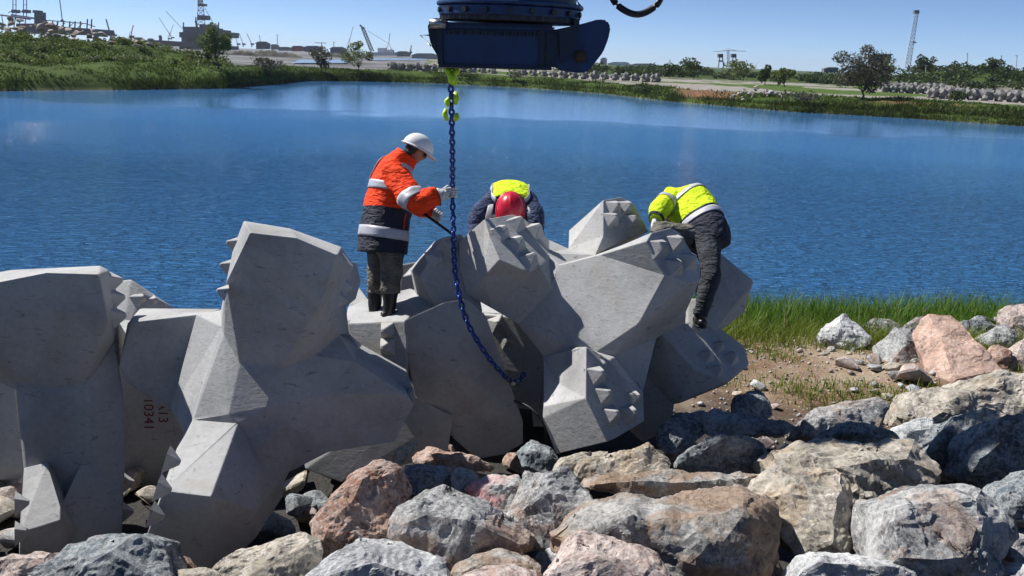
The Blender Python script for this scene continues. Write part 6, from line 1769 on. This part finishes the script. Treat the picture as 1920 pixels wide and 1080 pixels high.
# tower crane far out
h = H('tower_crane', 604, 96, 'distant tower crane above the red and blue sheds', 'crane', 1100, 'tower cranes')
h.part('mast', 'harbour_grey', bars=[([(603, 96), (603, 79)], .8)]); h.part('jib', 'harbour_grey', bars=[([(590, 80), (612, 81)], .6)])
h = H('tower_crane', 1366, 128, 'pale tower crane between two pylons on the far plain', 'crane', 700, 'tower cranes')
h.part('mast', 'pale_steel', bars=lattice(1366, 128, 1365, 94, 4, 4, 8, .4, 2)); h.part('jib', 'pale_steel', bars=[([(1338, 97), (1366, 95), (1398, 96)], .5), ([(1352, 97), (1365, 91), (1384, 96)], .3)])
for x, lab in ((1352, 'dark pylon left of the pale tower crane'), (1377, 'dark red pylon right of the pale tower crane')):
    h = H('pylon', x, 126, lab, 'pylon', 620, 'pylons on the far plain')
    h.part('leg', 'harbour_dark' if x < 1360 else 'harbour_red', bars=[([(x - 5, 126), (x - 2, 104)], .9)]); h.part('leg', 'harbour_dark' if x < 1360 else 'harbour_red', bars=[([(x + 5, 126), (x + 2, 104)], .9)])
    h.part('head', 'harbour_dark', boxes=[(x - 4, 101, x + 4, 108, 5), (x - 3, 113, x + 3, 116, 4)])
# sheds and stores along the quays, each its own building
for (x0, y0, x1, y1, mat, d, lab) in [(251, 70, 268, 80, 'harbour_grey', 880, 'grey round-roofed store on the quay left of the rig'), (277, 72, 288, 80, 'harbour_grey', 880, 'small grey shed on the quay left of the rig'),
        (298, 66, 303, 80, 'harbour_dark', 880, 'narrow dark silo on the quay left of the rig'), (210, 76, 340, 84, 'harbour_dark', 860, 'long dark quay store below the skyline cranes'),
        (480, 78, 504, 90, 'harbour_dark', 1000, 'dark shed with hipped roof right of the pale cranes'), (508, 83, 522, 91, 'harbour_grey', 1000, 'low grey shed with pointed roof'),
        (522, 88, 546, 93, 'harbour_grey', 1000, 'low long warehouse on the skyline'), (547, 86, 570, 94, 'harbour_red', 950, 'red shed on the far quay'), (571, 86, 602, 95, 'harbour_blue', 950, 'blue shed on the far quay'),
        (619, 88, 648, 99, 'harbour_blue', 950, 'dark blue shed beside the crane barge'), (744, 96, 768, 104, 'harbour_grey', 900, 'low grey quay building beside the crane barge'), (772, 100, 822, 112, 'harbour_grey', 880, 'pale port building behind the coupler'),
        (1126, 108, 1138, 122, 'harbour_grey', 1500, 'pale apartment block on the far skyline'), (1140, 116, 1180, 124, 'harbour_white', 1500, 'low pale houses on the far skyline'), (1182, 119, 1230, 126, 'harbour_grey', 1500, 'long low grey building on the far skyline'),
        (1545, 126, 1572, 134, 'harbour_grey', 380, 'low yellowish hut on the far plain')]:
    h = H('building', (x0 + x1) / 2, y1, lab, 'building', d, 'buildings on the skyline')
    h.part('wall', mat, boxes=[(x0, y0 + (y1 - y0) * .3, x1, y1 + 2, (x1 - x0) * .5 * d / F_PX)])
    pts = [hp(x0 - .6, y0 + (y1 - y0) * .3, d), hp(x1 + .6, y0 + (y1 - y0) * .3, d), hp(x1 - (x1 - x0) * .22, y0, d), hp(x0 + (x1 - x0) * .22, y0, d)]
    k_ = (x1 - x0) * .27 * d / F_PX
    w = [p - Vector((0, k_, 0)) for p in pts] + [p + Vector((0, k_, 0)) for p in pts]
    mesh_obj('roof', w, [(0, 1, 2, 3), (7, 6, 5, 4), (0, 4, 5, 1), (1, 5, 6, 2), (2, 6, 7, 3), (3, 7, 4, 0)], M['harbour_blue' if mat == 'harbour_red' else mat], h.root)
# hill hut on stilts
h = H('hut', 1655, 124, 'dark flared lookout hut on the far hill', 'hut', 300)
w0 = [(1639, 103), (1672, 102), (1666, 124), (1644, 124)]
w = [hp(x, y, 298) for x, y in w0] + [hp(x, y, 298) + Vector((0, 6, 0)) for x, y in w0]
mesh_obj('wall', w, [(0, 1, 2, 3), (7, 6, 5, 4), (0, 4, 5, 1), (1, 5, 6, 2), (2, 6, 7, 3), (3, 7, 4, 0)], M['harbour_dark'], h.root)
h.part('roof', 'harbour_grey', boxes=[(1638, 101, 1674, 103.5, 8)]); h.part('aerial', 'harbour_dark', bars=[([(1669, 102), (1670, 95)], .3)])
# lattice mast with lamp head
h = H('lattice_mast', 1702, 122, 'tall white lattice mast leaning over the far hill', 'mast', 330)
h.part('frame', 'pale_steel', bars=lattice(1702, 124, 1719, 24, 9.5, 6, 15, .55, 1.6)); h.part('lamp_head', 'harbour_grey', boxes=[(1715, 19, 1724, 25.5, 1.6)])
h.part('platform', 'pale_steel', boxes=[(1712, 78, 1718, 81, 2.2)])
# poles
for x, y0, y1, d, lab in ((1736, 122, 162, 230, 'grey lamp post on the gravel yard across the water'), (1814, 120, 100, 300, 'utility pole on the far hill'), (1878, 124, 104, 300, 'utility pole on the hill above the stacked blocks'), (1905, 128, 103, 300, 'slanting utility pole near the right hilltop'), (1256, 124, 112, 700, 'thin mast on the far plain'), (520, 86, 65, 900, 'thin chimney on the harbour skyline'), (626, 90, 78, 950, 'short mast over the dark blue shed')):
    h = H('pole', x, max(y0, y1), lab, 'pole', d, 'poles on the skyline')
    h.part('shaft', 'pale_steel', bars=[([(x, max(y0, y1) + 2), (x + (2 if x == 1905 else 0), min(y0, y1))], .7)])
    h.part('cross_arm', 'pale_steel', bars=[([(x - 2.2, min(y0, y1) + 1), (x + 2.2, min(y0, y1) + 1)], .4)])
# strips of harbour water and mud flats behind the left bank
def strip(px0, py0, px1, py1, z, mat, name):
    w = [PZ(px0, py1, z), PZ(px1, py1, z), PZ(px1 + 8, py0, z), PZ(px0 + 14, py0, z)]
    tag(mesh_obj(name, w, [(0, 1, 2, 3)], mat), kind='structure')
M['basin'] = simple_mat('basin_water', (0.16, 0.22, 0.28), 0.15, var=0.1, scale=0.02)

M['mound'] = simple_mat('dark_earth', (0.06, 0.055, 0.045), 0.95, var=0.4, scale=0.4)
strip(432, 96.5, 520, 100, 1.5, M['basin'], 'harbour_basin')
strip(548, 112, 650, 118, 1.55, M['basin'], 'pond')
strip(690, 109, 800, 112.5, 1.5, M['basin'], 'channel')
def mound(px, py, w, hgt, label, seed):
    c = PZ(px, py, 1.3); d = (c - CAM_POS).length; W = w * d / F_PX; Hh = hgt * d / F_PX
    g = np.random.RandomState(seed); nx, ny = 26, 9; V, Fc = [], []
    for j in range(ny):
        for i in range(nx):
            a, b_ = i / (nx - 1) * 2 - 1, j / (ny - 1) * 2 - 1
            z = Hh * max(0, 1 - abs(a) ** 2.2) * max(0, 1 - b_ * b_) * g.uniform(.55, 1.15)
            V.append(c + Vector((a * W / 2, b_ * W * .14 + W * .14, z - .35 + .0)))
    for j in range(ny - 1):
        for i in range(nx - 1): Fc.append((j * nx + i, j * nx + i + 1, (j + 1) * nx + i + 1, (j + 1) * nx + i))
    tag(mesh_obj('earth_mound', V, Fc, M['mound'], None, sm=True), label, 'mound', 'dark earth mounds behind the bank')
mound(505, 106, 120, 12, 'long dark earth mound behind the grey-brown bush of the far bank', 1)
mound(455, 104, 70, 10, 'short dark earth mound right of the young light green tree', 2)
mound(620, 107, 90, 9, 'low dark earth mound above the pale pond strip', 3)
# ------------------------------------------------------------------ thin sea haze
def haze():
    m = bpy.data.materials.new('haze'); m.use_nodes = True
    N, L = m.node_tree.nodes, m.node_tree.links
    N.remove(N['Principled BSDF'])
    v = N.new('ShaderNodeVolumePrincipled')
    v.inputs['Color'].default_value = (0.80, 0.88, 1.0, 1); v.inputs['Density'].default_value = 0.00009
    v.inputs['Anisotropy'].default_value = 0.2
    L.new(v.outputs[0], N['Material Output'].inputs['Volume'])
    V, Fc = box_geo((0, 4450, 44), (9000, 9400, 104))
    o = mesh_obj('haze', V, Fc, m)
    bm = bmesh.new(); bm.from_mesh(o.data); bmesh.ops.recalc_face_normals(bm, faces=bm.faces[:]); bm.to_mesh(o.data); bm.free()
    tag(o, 'thin pale blue sea haze over the water and harbour', 'haze', kind='stuff')
haze()
